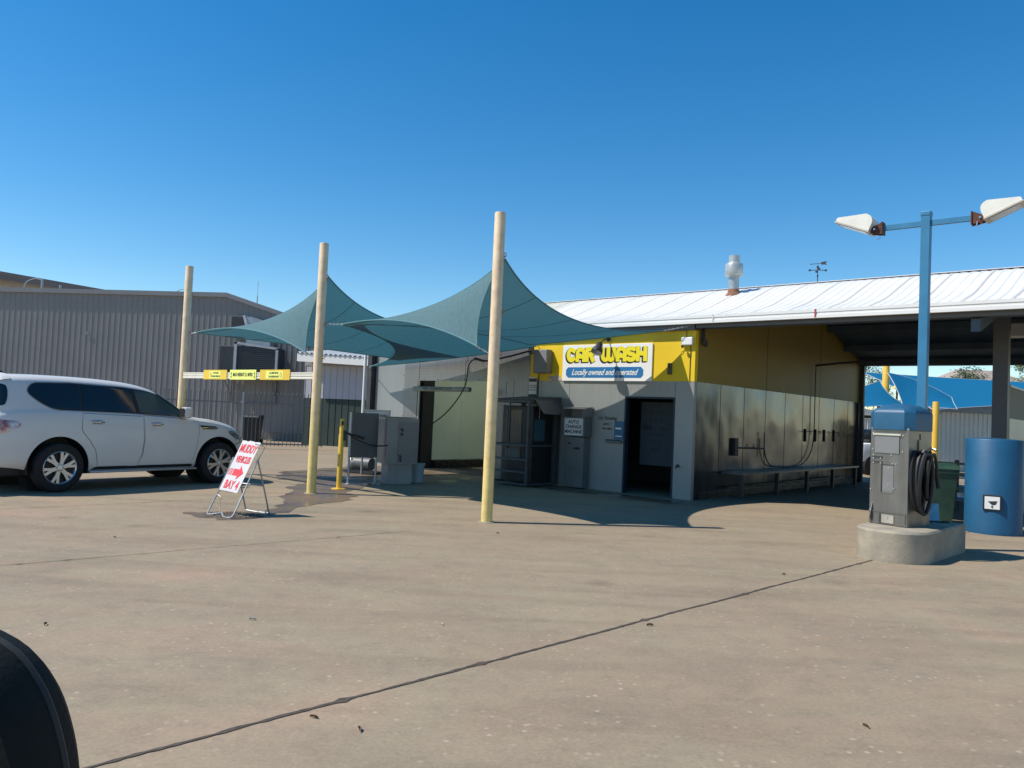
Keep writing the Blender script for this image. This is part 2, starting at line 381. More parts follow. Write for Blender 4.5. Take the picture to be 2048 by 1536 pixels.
def wet_patch(outline, z, seed, name='wet_patch', m=WET, sub=5, jag=.06):
    rd = random.Random(seed); pts = []
    n = len(outline)
    for i in range(n):
        a = Vector((*outline[i], 0)); c = Vector((*outline[(i+1) % n], 0)); d = c-a; nr = Vector((-d.y, d.x, 0)).normalized()
        for k in range(sub): pts.append(a+d*(k/sub)+nr*rd.uniform(-jag, jag)*(1 if k else .3))
    b = MB(); b.poly([(p.x, p.y, z) for p in pts]); o = b.build(name, m)
    bm = bmesh.new(); bm.from_mesh(o.data); bmesh.ops.triangulate(bm, faces=bm.faces[:]); bm.to_mesh(o.data); bm.free()
    return tag(o, kind='structure')
wet_patch([(-4.62, 11.32), (-4.1, 10.85), (-3.85, 10.72), (-3.42, 11.15), (-3.25, 11.9), (-3.2, 12.6), (-2.75, 13.6), (-2.7, 14.4), (-3.05, 15.0), (-2.9, 15.9),
           (-2.8, 16.6), (-3.4, 17.0), (-4.2, 16.4), (-4.3, 15.5), (-3.95, 14.6), (-3.9, 13.6), (-3.62, 12.6), (-3.62, 11.8), (-4.1, 11.5)], .004, 4, jag=.09)
wet_patch([(-4.9, 16.9), (-3.0, 16.2), (-1.2, 18.0), (-.6, 20.2), (-2.0, 22.8), (-3.6, 22.2), (-4.8, 20.5), (-5.4, 18.6)], .0035, 8, jag=.12)
wet_patch([(-.6, 19.2), (.8, 18.6), (2.0, 17.4), (3.6, 15.9), (3.2, 15.3), (1.4, 16.9), (-.4, 18.2)], .003, 12, jag=.1)
# broken, gravelly hole in the slab under the sandwich sign
def gravel():
    rd = random.Random(5); b = MB()
    for i in range(620):
        a = rd.uniform(0, 2*pi); r = math.sqrt(rd.random())
        x = -3.86+r*cos(a)*.42; y = 11.22+r*sin(a)*.34; k = rd.uniform(.006, .017)
        vs = [Vector((x+dx*k*rd.uniform(.7, 1.2), y+dy*k*rd.uniform(.7, 1.2), .002+(dz+1)*k*.5)) for dx, dy, dz in ((1, 0, 0), (-1, 0, 0), (0, 1, 0), (0, -1, 0), (0, 0, 1), (0, 0, -1))]
        b.add(vs, [(0, 2, 4), (2, 1, 4), (1, 3, 4), (3, 0, 4), (2, 0, 5), (1, 2, 5), (3, 1, 5), (0, 3, 5)])
    tag(b.build('gravel', mat('gravel_stone', (0.26, 0.21, 0.16), .9, 0, .35, 30)), 'loose grey gravel in the broken patch of concrete under the sandwich sign', 'gravel', kind='stuff')
gravel()
def leaves():
    rd = random.Random(9); LB = mat('dry_leaf', (0.16, 0.09, 0.045), .8, 0, .3, 20); LP = mat('pale_litter', (0.6, 0.56, 0.5), .8, 0, .2, 20)
    spots = [(-3.16, 5.52, 0, 'curled dark leaf on the slab above the wing mirror'), (-1.84, 5.88, 1, 'pale scrap of litter on the open concrete at left of centre'),
             (-.45, 5.97, 1, 'pale scrap of litter on the open concrete just left of centre'), (-.94, 4.1, 0, 'dark leaf near the long joint, farther of the close pair'),
             (-.68, 3.97, 0, 'dark leaf near the long joint, nearer of the close pair'), (3.03, 8.57, 0, 'brown leaf beside the joint short of the pump island'),
             (1.99, 4.31, 0, 'pale brown leaf lying alone on the slab at lower right'), (1.16, 6.21, 0, 'small dark leaf lying alone behind the long joint'),
             (-4.46, 9.05, 0, 'small dark leaf on the slab left of the sandwich sign'), (-.1, 10.6, 0, 'tiny dark leaf in front of the nearest cream post')]
    for x, y, k, lab in spots:
        L = rd.uniform(.035, .06); w = L*.32; n = 6; b = MB()
        top = []
        for i in range(n+1):
            u = i/n; ww = w*sin(pi*u)**.7; h = .004+.007*sin(pi*u)*rd.uniform(.8, 1.2)
            top += [(-L/2+L*u, -ww/2, h+.006), (-L/2+L*u, 0, h-.003), (-L/2+L*u, ww/2, h+.01)]
        b.add(top, [(3*i+j, 3*i+j+1, 3*i+j+4, 3*i+j+3) for i in range(n) for j in (0, 1)])
        o = b.build('litter_scrap' if k else 'fallen_leaf', LP if k else LB, loc=(x, y, 0), rotz=rd.uniform(0, 3.1))
        tag(o, lab, 'litter' if k else 'leaf', 'scraps and leaves fallen on the concrete')
leaves()
# ================================================================= CAR WASH BUILDING
BLD = thing('car_wash_building', BC, 'long car wash building with yellow and stainless walls under a white corrugated roof', 'building', rotz=-BA)
YUP = steel_mat('yellow_bay_shaded', (0.27, 0.19, 0.02), .55, 0, .1, 1.0, streak=.12)  # same yellow as the front, darkened to carry the bay's shade
def under(s):    # roof profile, underside height
    pts = [(-.2, 3.70), (.1, 3.735), (.7, 3.90), (1.6, 4.16), (2.6, 4.55), (3.5, 4.88), (4.3, 5.03), (4.9, 5.06), (5.6, 5.03), (6.6, 4.82), (8, 4.45), (9.5, 4.02), (11.6, 3.62)]
    if s <= pts[0][0]: return pts[0][1]
    for i in range(len(pts)-1):
        a, b = pts[i], pts[i+1]
        if s <= b[0]:
            p0 = pts[max(i-1, 0)]; p3 = pts[min(i+2, len(pts)-1)]
            u = (s-a[0])/(b[0]-a[0]); h = b[0]-a[0]
            m0 = (b[1]-p0[1])/(b[0]-p0[0])*h; m1 = (p3[1]-a[1])/(p3[0]-a[0])*h
            return (2*u**3-3*u*u+1)*a[1]+(u**3-2*u*u+u)*m0+(-2*u**3+3*u*u)*b[1]+(u**3-u*u)*m1
    return pts[-1][1]
SMIN, SMAX, TMIN, TMAX = -.17, 11.5, -10.5, 15.0
BAYX0, BAYX1 = -8.4, -5.6
def roof_sheet(t0, t1, name, m, s0=SMIN, s1=SMAX, dz=0.0):
    b = MB(); pitch = .19; prof = [(0, 0), (.03, .014), (.065, .014), (.095, 0)]
    ts = []
    t = t0
    while t < t1-1e-6:
        for a, h in prof:
            if t+a < t1: ts.append((t+a, h))
        t += pitch
    ts.append((t1, 0)); ns = 46
    vs = []
    for j in range(ns+1):
        s = s0+(s1-s0)*j/ns; z = under(s)+.05+dz
        vs += [(tt, s, z+h) for tt, h in ts]
    n = len(ts)
    b.add(vs, [(j*n+i, j*n+i+1, (j+1)*n+i+1, (j+1)*n+i) for j in range(ns) for i in range(n-1)])
    return b.build(name, m, BLD)
roof = roof_sheet(BAYX1, TMAX, 'roof', ROOFW); roof_sheet(BAYX0, BAYX1, 'added_skylight', SKYL); roof_sheet(TMIN, BAYX0, 'roof', ROOFW)  # unseen translucent strip added over the auto bay to brighten its panels
tag(roof, 'white corrugated curved roof')
# lap joints between the sheets: slightly lifted dark-edged strips
b = MB(); t = TMIN+.76+.02
while t < TMAX:
    ns = 40; vs = []
    for j in range(ns+1):
        s = SMIN+(SMAX-SMIN)*j/ns; z = under(s)+.0655
        vs += [(t+.036, s, z+.0), (t+.036, s, z+.003), (t+.047, s, z+.003), (t+.047, s, z)]
    b.add(vs, [(j*4+i, j*4+i+1, (j+1)*4+i+1, (j+1)*4+i) for j in range(ns) for i in range(3)])
    t += .76
lap = b.build('sheet_lap', mat('lap_grey', (0.42, 0.40, 0.38), .6, 0, .1, 3), roof)
b = MB(); b.prism([(4.2, 5.125), (4.85, 5.165), (5.5, 5.125), (5.5, 5.115), (4.85, 5.15), (4.2, 5.115)], TMIN, TMAX, 'x')
b.build('ridge_cap', ROOFW, roof)
# dark ceiling lining added so the white roof's underside reads as shaded, split into flats between the purlins (skips the auto bay, lit through an added translucent sheet)
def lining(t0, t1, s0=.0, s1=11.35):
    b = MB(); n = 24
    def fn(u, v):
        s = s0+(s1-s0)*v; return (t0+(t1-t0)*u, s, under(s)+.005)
    b.grid(fn, 2, n); b.build('added_ceiling_lining', SOFF, BLD)
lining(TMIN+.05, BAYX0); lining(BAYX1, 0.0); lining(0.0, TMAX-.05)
# purlins and rafters under the bays
b = MB()
for s in (.2, 1.4, 2.6, 3.8, 5.0, 6.4, 7.8, 9.2, 10.6):
    z = under(s); b.box(.02, 14.9, s, s+.07, z-.19, z-.012)
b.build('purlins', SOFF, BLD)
b = MB(); b.box(.02, 14.9, -.06, .07, 3.56, 3.66); b.box(.02, 14.9, 10.86, 10.98, 3.60, 3.80)
b.build('eave_beam', mat('beam_grey', (.13, .13, .13), .5, .2, .1, 2), BLD)
for t in (5.06, 10.9):
    b = MB(); n = 20; vs = []
    for j in range(n+1):
        s = .08+10.7*j/n; z = under(s)-.19; vs += [(t-.07, s, z-.22), (t+.07, s, z-.22), (t+.07, s, z-.002), (t-.07, s, z-.002)]
    b.add(vs, [(j*4+i, j*4+(i+1) % 4, (j+1)*4+(i+1) % 4, (j+1)*4+i) for j in range(n) for i in range(4)]+[(3, 2, 1, 0), (n*4, n*4+1, n*4+2, n*4+3)])
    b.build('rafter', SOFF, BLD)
# folded fascia gutter
GS = .68
b = MB(); b.prism([(p+GS, q+.085) for p, q in ((-.80, 3.55), (-.885, 3.55), (-.885, 3.61), (-.875, 3.615), (-.875, 3.655), (-.885, 3.66), (-.885, 3.715), (-.86, 3.715), (-.86, 3.57), (-.80, 3.57))], TMIN-.03, TMAX, 'x')
fas = b.build('fascia_gutter', ROOFW, BLD)
for t in (-4.2, .45, 6.4):
    b = MB(); b.box(t, t+.03, -.889+GS, -.886+GS, 3.63, 3.805); b.build('gutter_joint', mat('gutter_sealant', (.6, .59, .57), .5), fas)
text_mesh('1', .21, mat('bay_number_red', (0.42, 0.06, 0.07), .6), fas, (2.81-.3, -.888+GS, 3.718), (1, 0, 0), (0, 0, 1), 'bay_number', bold=.006)
b = MB(); b.prism([(-.12, 3.64), (11.45, 3.6), (11.45, 3.72), (8, 4.56), (4.85, 5.2), (1.6, 4.27), (.1, 3.80), (-.12, 3.78)], TMIN-.05, TMIN-.02, 'x'); b.build('barge_board', ROOFW, BLD)

# front walls
TH = .12; BZ = 2.455
b = MB(); b.box(-4.4, -1.67, 0, TH, 0, BZ); b.box(-.43, -.002, 0, TH, 0, BZ); b.box(-1.67, -.43, 0, TH, 2.12, BZ)
b.build('stainless_front_wall', WALLS, BLD)
b = MB()
for t in (-3.2, -1.66, -.44): b.box(t, t+.004, -.0035, -.0005, (2.14 if t > -1.7 else .02), BZ-.01)
b.build('sheet_seams', DARKM, BLD)
b = MB(); b.box(-4.4, -.002, -.006, TH, BZ, 3.52); b.build('yellow_front_wall', YEL, BLD)
b = MB(); b.box(-4.4, -.002, -.10, TH, 3.523, 3.64); b.build('eave_strip', mat('beam_grey', (.13, .13, .13), .5, .2, .1, 2), BLD)
# flaked patches where the yellow paint has come away
for (tx, zz, sc, sd) in ((-3.62, 2.50, .16, 2), (-4.25, 2.49, .05, 3)):
    b = MB(); rd = random.Random(sd); n = 17
    b.poly([(tx+cos(2*pi*i/n)*sc*rd.uniform(.7, 1.5), -.009, max(BZ+.001, zz+sin(2*pi*i/n)*sc*.55*rd.uniform(.6, 1.4))) for i in range(n)][::-1])
    b.build('flaked_paint_patch', mat('bare_undercoat', (.42, .38, .33), .8), BLD)
b = MB(); b.box(BAYX0, -4.4, -.012, TH, 2.43, 3.64); b.box(-5.6, -4.4, -.012, TH, 0, 2.43); b.box(-8.95, BAYX0, -.012, TH, 0, 3.64)
b.build('chequer_plate_front', TREAD, BLD)
b = MB()
for t in (-8.15, -7.6, -7.1, -6.6, -6.1, -5.7): b.cyl((t, -.012, 2.47), (t, -.022, 2.47), .012, n=8)
for t in (-5.15, -4.9): b.box(t, t+.006, -.016, -.0125, 0.02, 2.43)
b.build('wall_bolts', DARKM, BLD)
b = MB(); b.box(-10.2, -8.95, -.004, TH, 0, 3.64); b.build('smooth_steel_panel', WALLS, BLD)
b = MB()
for i in range(9): b.cyl((-8.98, -.005, .3+i*.38), (-8.98, -.014, .3+i*.38), .01, n=8)
b.build('panel_rivets', DARKM, BLD)
b = MB(); b.box(-10.42, -10.24, -.16, .04, 0, 3.58); b.build('corner_post', mat('dark_post_paint', (.05, .05, .052), .5, 0, .2, 3), BLD)
b = MB(); b.tube([(-10.56, -.14, 1.4), (-10.56, -.14, 3.6)], .045, 10); b.build('downpipe', WHITE, BLD)
# auto bay: jamb, pale left wall, kerb
b = MB(); b.box(BAYX0, BAYX0+.10, .125, .55, 0, 2.6); b.box(BAYX0+.012, BAYX0+.035, .02, .12, 0, 2.43); b.build('bay_jamb', mat('bay_jamb_black', (.02, .02, .02), .5), BLD)
b = MB(); b.box(BAYX0+.04, BAYX0+.075, -.02, .02, .0, 2.43); b.build('door_track', mat('track_cream', (.6, .58, .5), .5), BLD)
GRN = mat('bay_panel_green_white', (0.76, 0.80, 0.66), .35, 0, .07, .7)
for i in range(9):
    s0 = .56+i*1.15; b = MB(); b.box(BAYX0+.0, BAYX0+.05, s0+.004, s0+1.146, .24, 3.4); b.build('bay_wall_panel', GRN, BLD)
b = MB(); b.box(BAYX0+.0, BAYX0+.22, .56, 10.9, 0, .23)
b.box(BAYX0+.0, BAYX0+.03, .56, 10.9, .232, 3.4); b.build('bay_kerb', mat('wet_black', (.02, .022, .02), .25), BLD)
b = MB(); b.tube([(BAYX0+.056, .9, .45), (BAYX0+.056, 1.1, .7), (BAYX0+.056, 1.5, 1.05), (BAYX0+.056, 1.9, 1.3)], .005, 5); b.tube([(BAYX0+.056, .95, .6), (BAYX0+.056, 1.0, .72), (BAYX0+.056, 1.4, .95), (BAYX0+.056, 1.9, 1.12)], .005, 5); b.build('panel_scratches', WHITE, BLD)
b = MB(); b.box(-5.72, -5.60, .125, 10.9, 0, 3.5); b.build('bay_right_wall', GRN, BLD)
b = MB()
for i in range(26): b.box(BAYX0+.25, -5.75, .05+i*.06, .05+i*.06+.035, .004, .03)
b.build('drain_grate', mat('drain_black', (.015, .015, .015), .4), BLD)
# bay 1 side wall
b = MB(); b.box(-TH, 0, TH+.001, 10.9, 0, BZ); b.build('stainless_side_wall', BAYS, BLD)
n = 22; b = MB(); vs = []
for j in range(n+1):
    s = .122+10.778*j/n; z = under(s)-.004; vs += [(-TH, s, BZ), (.004, s, BZ), (.004, s, z), (-TH, s, z)]
b.add(vs, [(j*4+i, j*4+(i+1) % 4, (j+1)*4+(i+1) % 4, (j+1)*4+i) for j in range(n) for i in range(4)]+[(3, 2, 1, 0), (n*4, n*4+1, n*4+2, n*4+3)])
b.build('yellow_side_wall', YUP, BLD)
b = MB()
for s in (1.22, 2.44, 3.66, 4.88, 6.1, 7.32, 8.54, 9.76):
    b.box(.0005, .005, s, s+.006, .02, BZ-.005); 
    if s in (3.66, 7.32): b.box(.0045, .008, s, s+.012, BZ+.01, under(s)-.03)
b.build('side_seams', DARKM, BLD)
b = MB(); b.box(.001, .03, .3, 10.9, 0, .14); b.build('side_kerb', mat('wet_black', (.02, .022, .02), .25), BLD)
# partition on the far side of bay 1
b = MB(); b.box(5.05, 5.17, 2.8, 10.9, 0, 1.95); b.build('partition_lower', steel_mat('partition_steel', (.22, .27, .33), .4, .6, .4, 1), BLD)
b = MB(); b.box(5.06, 5.16, 2.8, 10.9, 1.95, 2.55); b.build('partition_upper', mat('partition_grey', (.18, .18, .18), .6), BLD)
b = MB(); b.box(5.04, 5.18, 2.8, 10.9, 2.552, 2.59); b.build('partition_capping', GALV, BLD)
b = MB(); b.box(4.93, 5.18, 2.45, 2.70, 0, 4.35); b.box(4.90, 5.21, 2.42, 2.73, 0, .02); b.build('steel_column', mat('column_grey', (.085, .085, .09), .5, 0, .12, 2), BLD)
b = MB(); b.box(.02, .14, 10.78, 10.9, 0, 3.6); b.build('rear_column', mat('column_grey', (.085, .085, .09)), BLD)
b = MB(); b.box(5.05, 5.17, 10.902, 11.0, 0, 3.6); b.prism([(4.6, 3.6), (5.05, 3.6), (5.05, 3.35)], 10.9, 10.96, 'y'); b.build('rear_column', mat('column_grey', (.085, .085, .09)), BLD)
# room behind the doorway
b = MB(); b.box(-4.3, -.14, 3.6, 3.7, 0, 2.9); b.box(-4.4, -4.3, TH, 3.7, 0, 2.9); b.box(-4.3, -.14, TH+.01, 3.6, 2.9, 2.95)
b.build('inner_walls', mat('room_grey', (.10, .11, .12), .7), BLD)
b = MB(); b.box(-1.67, -1.63, -.008, .13, 0, 2.118); b.box(-.47, -.43, -.008, .13, 0, 2.118); b.box(-1.63, -.47, -.008, .13, 2.078, 2.118)
b.build('door_frame', mat('door_frame_blue', (.015, .028, .05), .5), BLD)
b = MB(); b.tube([(-.30, -.03, .68), (-.30, -.10, .68), (-.30, -.12, .63)], .014, 8); b.cyl((-.30, 0, .68), (-.30, -.05, .68), .022); b.box(-.33, -.27, -.075, -.06, .70, .72)
b.build('tap', DARKM, BLD)
# things fixed on the front: boom arm, CAR WASH sign, lights, notices
pb = thing('price_board', W(-1.05, .55, 0), 'pale panel of printed rows hanging inside the dark doorway', 'notice board', rotz=-BA)
b = MB(); b.box(-.52, .42, -.02, .02, .62, 2.02); b.build('panel', mat('shaded_board', (.045, .06, .075), .7), pb)  # pale board coloured dark to stand for the unlit room
b = MB(); b.box(-.5, .2, .3, .34, 2.02, 2.1)
rows = [(1.93, 'P P'), (1.77, 'P P P'), (1.60, 'P P P'), (1.28, 'P P P P'), (1.12, 'P P P'), (.95, 'P P')]
for z, tx in rows: text_mesh(tx, .15, BLACK, pb, (-.12, -.024, z), (1, 0, 0), (0, 0, 1))
b = MB(); b.box(-.46, -.24, -.026, -.021, 1.40, 1.50); b.box(.0, .2, -.026, -.021, 1.40, 1.46); b.build('dark_label', BLACK, pb)

SG = thing('car_wash_sign', W(-2.2, -.012, 2.865), 'white rectangular sign with yellow lettering above a blue band on the yellow wall', 'sign', rotz=-BA)
b = MB(); b.bbox(-1.2, 1.2, -.03, .0, -.415, .415, .004); b.build('board', mat('wash_sign_white', (.84, .83, .81), .35, 0, .03, 2), SG)
b = MB(); b.prism([(-1.03, -.10), (-1.09, -.16), (-1.09, -.28), (-1.03, -.34), (.93, -.34), (.99, -.28), (.99, -.16), (.93, -.10)], -.034, -.0305, 'y'); b.build('blue_band', SBLUE, SG)
text_mesh('Locally owned and operated', .185, WHITE, SG, (-.05, -.0355, -.222), (1, 0, 0), (0, 0, 1), bold=.0035, shear=.45, sx=.83, ext=.001)
# chunky retro letters as thick strokes
def strokes(word_fn, m, name, dx, dz, y, wid):
    b = MB(); k = 0
    for st in word_fn:
        pts = [(x+dx, z+dz) for x, z in st]
        for i in range(len(pts)-1):
            (x0, z0), (x1, z1) = pts[i], pts[i+1]; L = math.hypot(x1-x0, z1-z0)
            if L < 1e-6: continue
            nx, nz = -(z1-z0)/L*wid/2, (x1-x0)/L*wid/2
            yy = y-.00003*(k % 60); k += 1
            b.add([(x0+nx, yy, z0+nz), (x1+nx, yy, z1+nz), (x1-nx, yy, z1-nz), (x0-nx, yy, z0-nz)], [(0, 1, 2, 3)])
            if 0 < i:
                yy -= .000015; nn = 10
                b.add([(x0+cos(2*pi*q/nn)*wid/2, yy, z0+sin(2*pi*q/nn)*wid/2) for q in range(nn)], [tuple(range(nn))])
    return b.build(name, m, SG)
def arc(cx, cz, rx, rz, a0, a1, n=9): return [(cx+rx*cos(radians(a0+(a1-a0)*i/n)), cz+rz*sin(radians(a0+(a1-a0)*i/n))) for i in range(n+1)]
LH, LW = .335, .185        # letter height, width (centre lines)
def letter(ch, x):
    w, h = LW, LH-.085; r = w/2-.005; c = x+w/2; B = .0425
    if ch == 'C': return [[(x+w+.015, B+h-.055)]+arc(c, B+h/2, w/2, h/2, 50, 310, 14)+[(x+w+.015, B+.055)]]
    if ch == 'A': return [[(x, 0), (x, B+h-r)]+arc(c, B+h-r, w/2, r, 180, 0)[1:]+[(x+w, 0)], [(x, B+.085), (x+w, B+.085)]]
    if ch == 'R': return [[(x, 0), (x, LH)], [(x, B+h), (x+w*.55, B+h)]+arc(x+w*.55, B+h-.06, w*.45, .06, 80, -90)+[(x, B+h-.12)], [(x+w*.5, B+h-.12), (x+w, 0)]]
    if ch == 'W': return [[(x, LH), (x, B+r)]+arc(x+.075, B+r, .075, r, 180, 360)[1:]+[(x+.15, LH)], [(x+.15, B+r)]+arc(x+.225, B+r, .075, r, 180, 360)+[(x+.30, LH)]]
    if ch == 'S': return [[(x+w, B+h-.03)]+arc(c, B+h-.062, w/2, .062, 40, 270, 10)+arc(c, B+.058, w/2, .062, 90, -140, 10)+[(x, B+.02)]]
    if ch == 'H': return [[(x, 0), (x, LH)], [(x+w, 0), (x+w, LH)], [(x, LH*.52), (x+w, LH*.52)]]
WORD = []
for ch, x in (('C', -.985), ('A', -.72), ('R', -.45), ('W', -.02), ('A', .38), ('S', .635), ('H', .90)):
    WORD += letter(ch, x-.055)
strokes(WORD, BLACK, 'letter_shadow', -.034, -.006, -.032, .115)
strokes(WORD, BLACK, 'letter_shadow', -.016, .008, -.0345, .118)
strokes(WORD, LTR_Y, 'lettering', 0, .020, -.038, .098)

def flood(loc, rz, lab):
    t = thing('spot_lamp', loc, lab, 'lamp', rotz=rz)
    b = MB(); b.tube([(0, .4, .20), (0, .2, .18), (0, .05, .07)], .014, 8); b.cyl((0, .40, .20), (0, .37, .20), .05); b.build('bracket', DARKM, t)
    mt = Matrix.Translation((0, 0, -.03)) @ Matrix.Rotation(radians(150), 4, 'X')
    b = MB(); b.lathe([(.04, -.14), (.07, -.11), (.08, -.02), (.125, .06), (.13, .12)], 20, mtx=mt); b.build('lamp_body', DARKM, t, True)
    b = MB(); b.lathe([(.001, .123), (.118, .122), (.12, .128), (.001, .134)], 20, mtx=mt, cap=False); b.build('lens', mat('lens_glass', (.7, .7, .65), .15, .5), t, True)
    b = MB(); b.tube([(-.10, 0, .0), (-.12, 0, -.1), (-.06, -.02, -.16), (.06, -.02, -.14), (.12, 0, -.08), (.10, 0, .02)], .012, 6); b.build('yoke', mat('yoke_chrome', (.6, .58, .5), .25, .8), t, True)
    return t
flood(W(-2.15, -.42, 3.19), -BA, 'small black and chrome spotlight on a bracket over the middle of the car wash sign')
t = thing('security_lamp', W(-.17, -.09, 3.29), 'boxy white lamp housing mounted on the yellow wall near the building corner', 'lamp', rotz=-BA)
b = MB(); b.bbox(-.13, .13, -.0, .075, -.085, .085, .02); b.build('housing', WHITE, t); b = MB(); b.cyl((-.08, -.02, -.09), (-.08, -.02, -.14), .03, .02); b.build('sensor', DARKM, t)
b = MB(); b.tube([(0, 0, .09), (0, .0, .26)], .01, 6); b.tube([(.07, .06, -.05), (.06, .075, -.4), (.06, .075, -.83)], .008, 6); b.build('conduit', DARKM, t)
t = thing('round_siren', W(.09, .20, 3.27), 'small round dark speaker under the eave just inside the bay corner', 'speaker', rotz=-BA)
b = MB(); b.lathe([(.02, -.06), (.05, -.04), (.085, .03), (.09, .04), (.04, .03), (.01, 0)], 18, mtx=Matrix.Rotation(radians(90), 4, 'Y') @ Matrix.Identity(4)); b.build('horn', mat('siren_brown', (.07, .06, .05), .5), t, True)
b = MB(); b.box(-.06, 0, -.02, .02, -.02, .3); b.build('arm', DARKM, t)
t = thing('switch_box', W(-.57, -.01, 2.72), 'narrow dark switch box low on the yellow wall right of the car wash sign', 'switch box', rotz=-BA)
b = MB(); b.bbox(-.045, .045, -.05, .0, -.12, .12, .008); b.build('case', mat('switch_olive', (.10, .085, .04), .5), t)
b = MB(); b.cyl((0, -.05, .04), (0, -.058, .04), .02); b.build('dial', DARKM, t)
t = thing('meter_box', W(-3.93, -.02, 2.90), 'grey upright cabinet on the yellow wall left of the car wash sign', 'cabinet', rotz=-BA)
b = MB(); b.bbox(-.21, .21, -.22, -.0, -.28, .28, .02); b.build('case', mat('meter_grey', (.20, .20, .19), .5), t); b = MB(); b.box(-.19, .19, -.224, -.2205, -.26, .26); b.build('door', mat('meter_grey2', (.23, .23, .22), .5), t)
b = MB(); b.tube([(-.15, -.05, -.28), (-.15, -.05, -1.25)], .012, 6); b.build('conduit', DARKM, t)
t = thing('notice_plate', W(-4.28, -.03, 2.28), 'small white and dark notice fixed above the drinks machine cage', 'sign', rotz=-BA)
b = MB(); b.box(-.12, .12, -.012, 0, -.25, .25); b.build('plate', SIGNW, t); b = MB(); b.box(-.12, .12, -.016, -.0125, .14, .22); b.box(-.12, .12, -.016, -.0125, -.24, -.16); b.build('dark_stripe', DARKM, t)
for z in (.05, .0, -.06): text_mesh('PLEASE READ', .045, DARKM, t, (0, -.0135, z), (1, 0, 0), (0, 0, 1))
t = thing('poster', W(-1.79, -.01, 1.36), 'small blue poster on the steel wall left of the doorway', 'poster', rotz=-BA)
b = MB(); b.box(-.12, .12, -.008, 0, -.2, .2); b.build('sheet', mat('poster_blue', (.03, .14, .26), .4), t); b = MB(); b.box(-.09, .06, -.011, -.0085, .02, .06); b.box(-.09, .08, -.011, -.0085, -.14, -.12); b.build('print', WHITE, t)
t = thing('leaflet_shelf', W(-1.88, -.01, 1.11), 'narrow metal shelf directly under the blue poster', 'shelf', rotz=-BA)
b = MB(); b.bbox(-.2, .19, -.09, 0, -.03, .02, .006); b.build('shelf', mat('shelf_grey', (.12, .15, .18), .4), t); b = MB(); b.box(-.2, .19, -.095, -.085, .02, .04); b.build('lip', DARKM, t)
t = thing('wall_lettering', W(-2.12, -.004, 1.58), 'dark hand painted words Car Detailing on the steel wall beside the blue poster', 'lettering', rotz=-BA)
text_mesh('Car Detailing', .11, DARKM, t, (0, -.002, .04), (1, 0, 0), (0, 0, 1), shear=.4, sx=.85)
text_mesh('APPLY', .07, DARKM, t, (0, -.002, -.10), (1, 0, 0), (0, 0, 1)); text_mesh('WITHIN', .07, DARKM, t, (0, -.002, -.2), (1, 0, 0), (0, 0, 1))

# boom arm that carries the wash hose, clearance tube
t = thing('hose_boom', W(-4.4, -.02, 3.2), 'dark swinging boom arm reaching left from the meter cabinet with a hanging hose', 'boom', rotz=-BA)
b = MB(); b.tube([(0, 0, -.02), (-.35, -.35, -.18), (-.85, -.55, -.30), (-1.0, -.6, -.31)], .022, 8); b.tube([(-1.0, -.6, -.31), (-1.28, -.62, -.245)], .03, 8); b.box(-.08, .08, 0.0, .06, -.1, .08); b.build('arm', DARKM, t)
b = MB()
P0 = Vector((-1.3, -.62, -.25)); inv = (Matrix.Translation(W(-4.4, -.02, 3.2)) @ Matrix.Rotation(-BA, 4, 'Z')).inverted()
pw = [W(-5.70, -.64, 2.95), W(-5.78, -.75, 2.75), Vector((-1.15, 19.0, 2.2)), Vector((-1.52, 18.2, 1.55)), Vector((-2.1, 17.5, 1.08)), Vector((-2.5, 16.85, .86)), Vector((-2.8, 16.45, .83)), Vector((-3.12, 16.3, .93)), Vector((-3.3, 16.2, 1.05))]
def smooth_path(P, k=6):
    P = [Vector(p) for p in P]; out = []
    for i in range(len(P)-1):
        p0, p1, p2, p3 = P[max(i-1, 0)], P[i], P[i+1], P[min(i+2, len(P)-1)]
        for j in range(k):
            u = j/k; out.append(.5*((2*p1)+(p2-p0)*u+(2*p0-5*p1+4*p2-p3)*u*u+(-p0+3*p1-3*p2+p3)*u**3))
    return out+[P[-1]]
b.tube([inv @ p for p in smooth_path(pw)], .014, 8); b.build('hose', RUBBER, t, True)
b = MB(); b.tube([inv @ Vector((-3.45, 16.15, 1.10)), inv @ Vector((-3.22, 16.22, 1.04)), inv @ Vector((-3.02, 16.3, .98))], .02, 8); b.tube([inv @ Vector((-3.15, 16.25, 1.02)), inv @ Vector((-3.0, 16.3, .97))], .03, 8); b.build('spray_gun', BLACK, t, True)
t = thing('clearance_tube', W(-6.86, -.6, 2.18), 'grey hanging clearance tube in front of the wash bay opening', 'clearance bar', rotz=-BA)
b = MB(); b.cyl((-1.03, 0, 0), (1.03, 0, 0), .062, n=20); b.build('tube', mat('tube_grey', (.30, .33, .30), .5), t, True)
b = MB(); b.cyl((1.03, 0, 0), (1.034, 0, 0), .05, n=20); b.build('end_cap', mat('tube_cap', (.15, .16, .15), .5), t)
text_mesh('MAX  CLEARANCE  2.1 M', .085, BLACK, t, (-.1, -.0635, 0), (1, 0, 0), (0, 0, 1), sx=1.1)
b = MB(); b.tube([(-.85, 0, .06), (-.85, 0, .72), (-.85, .58, .80)], .006, 5); b.tube([(.84, 0, .06), (.84, 0, .72), (.84, .58, .80)], .006, 5); b.build('chain', DARKM, t)

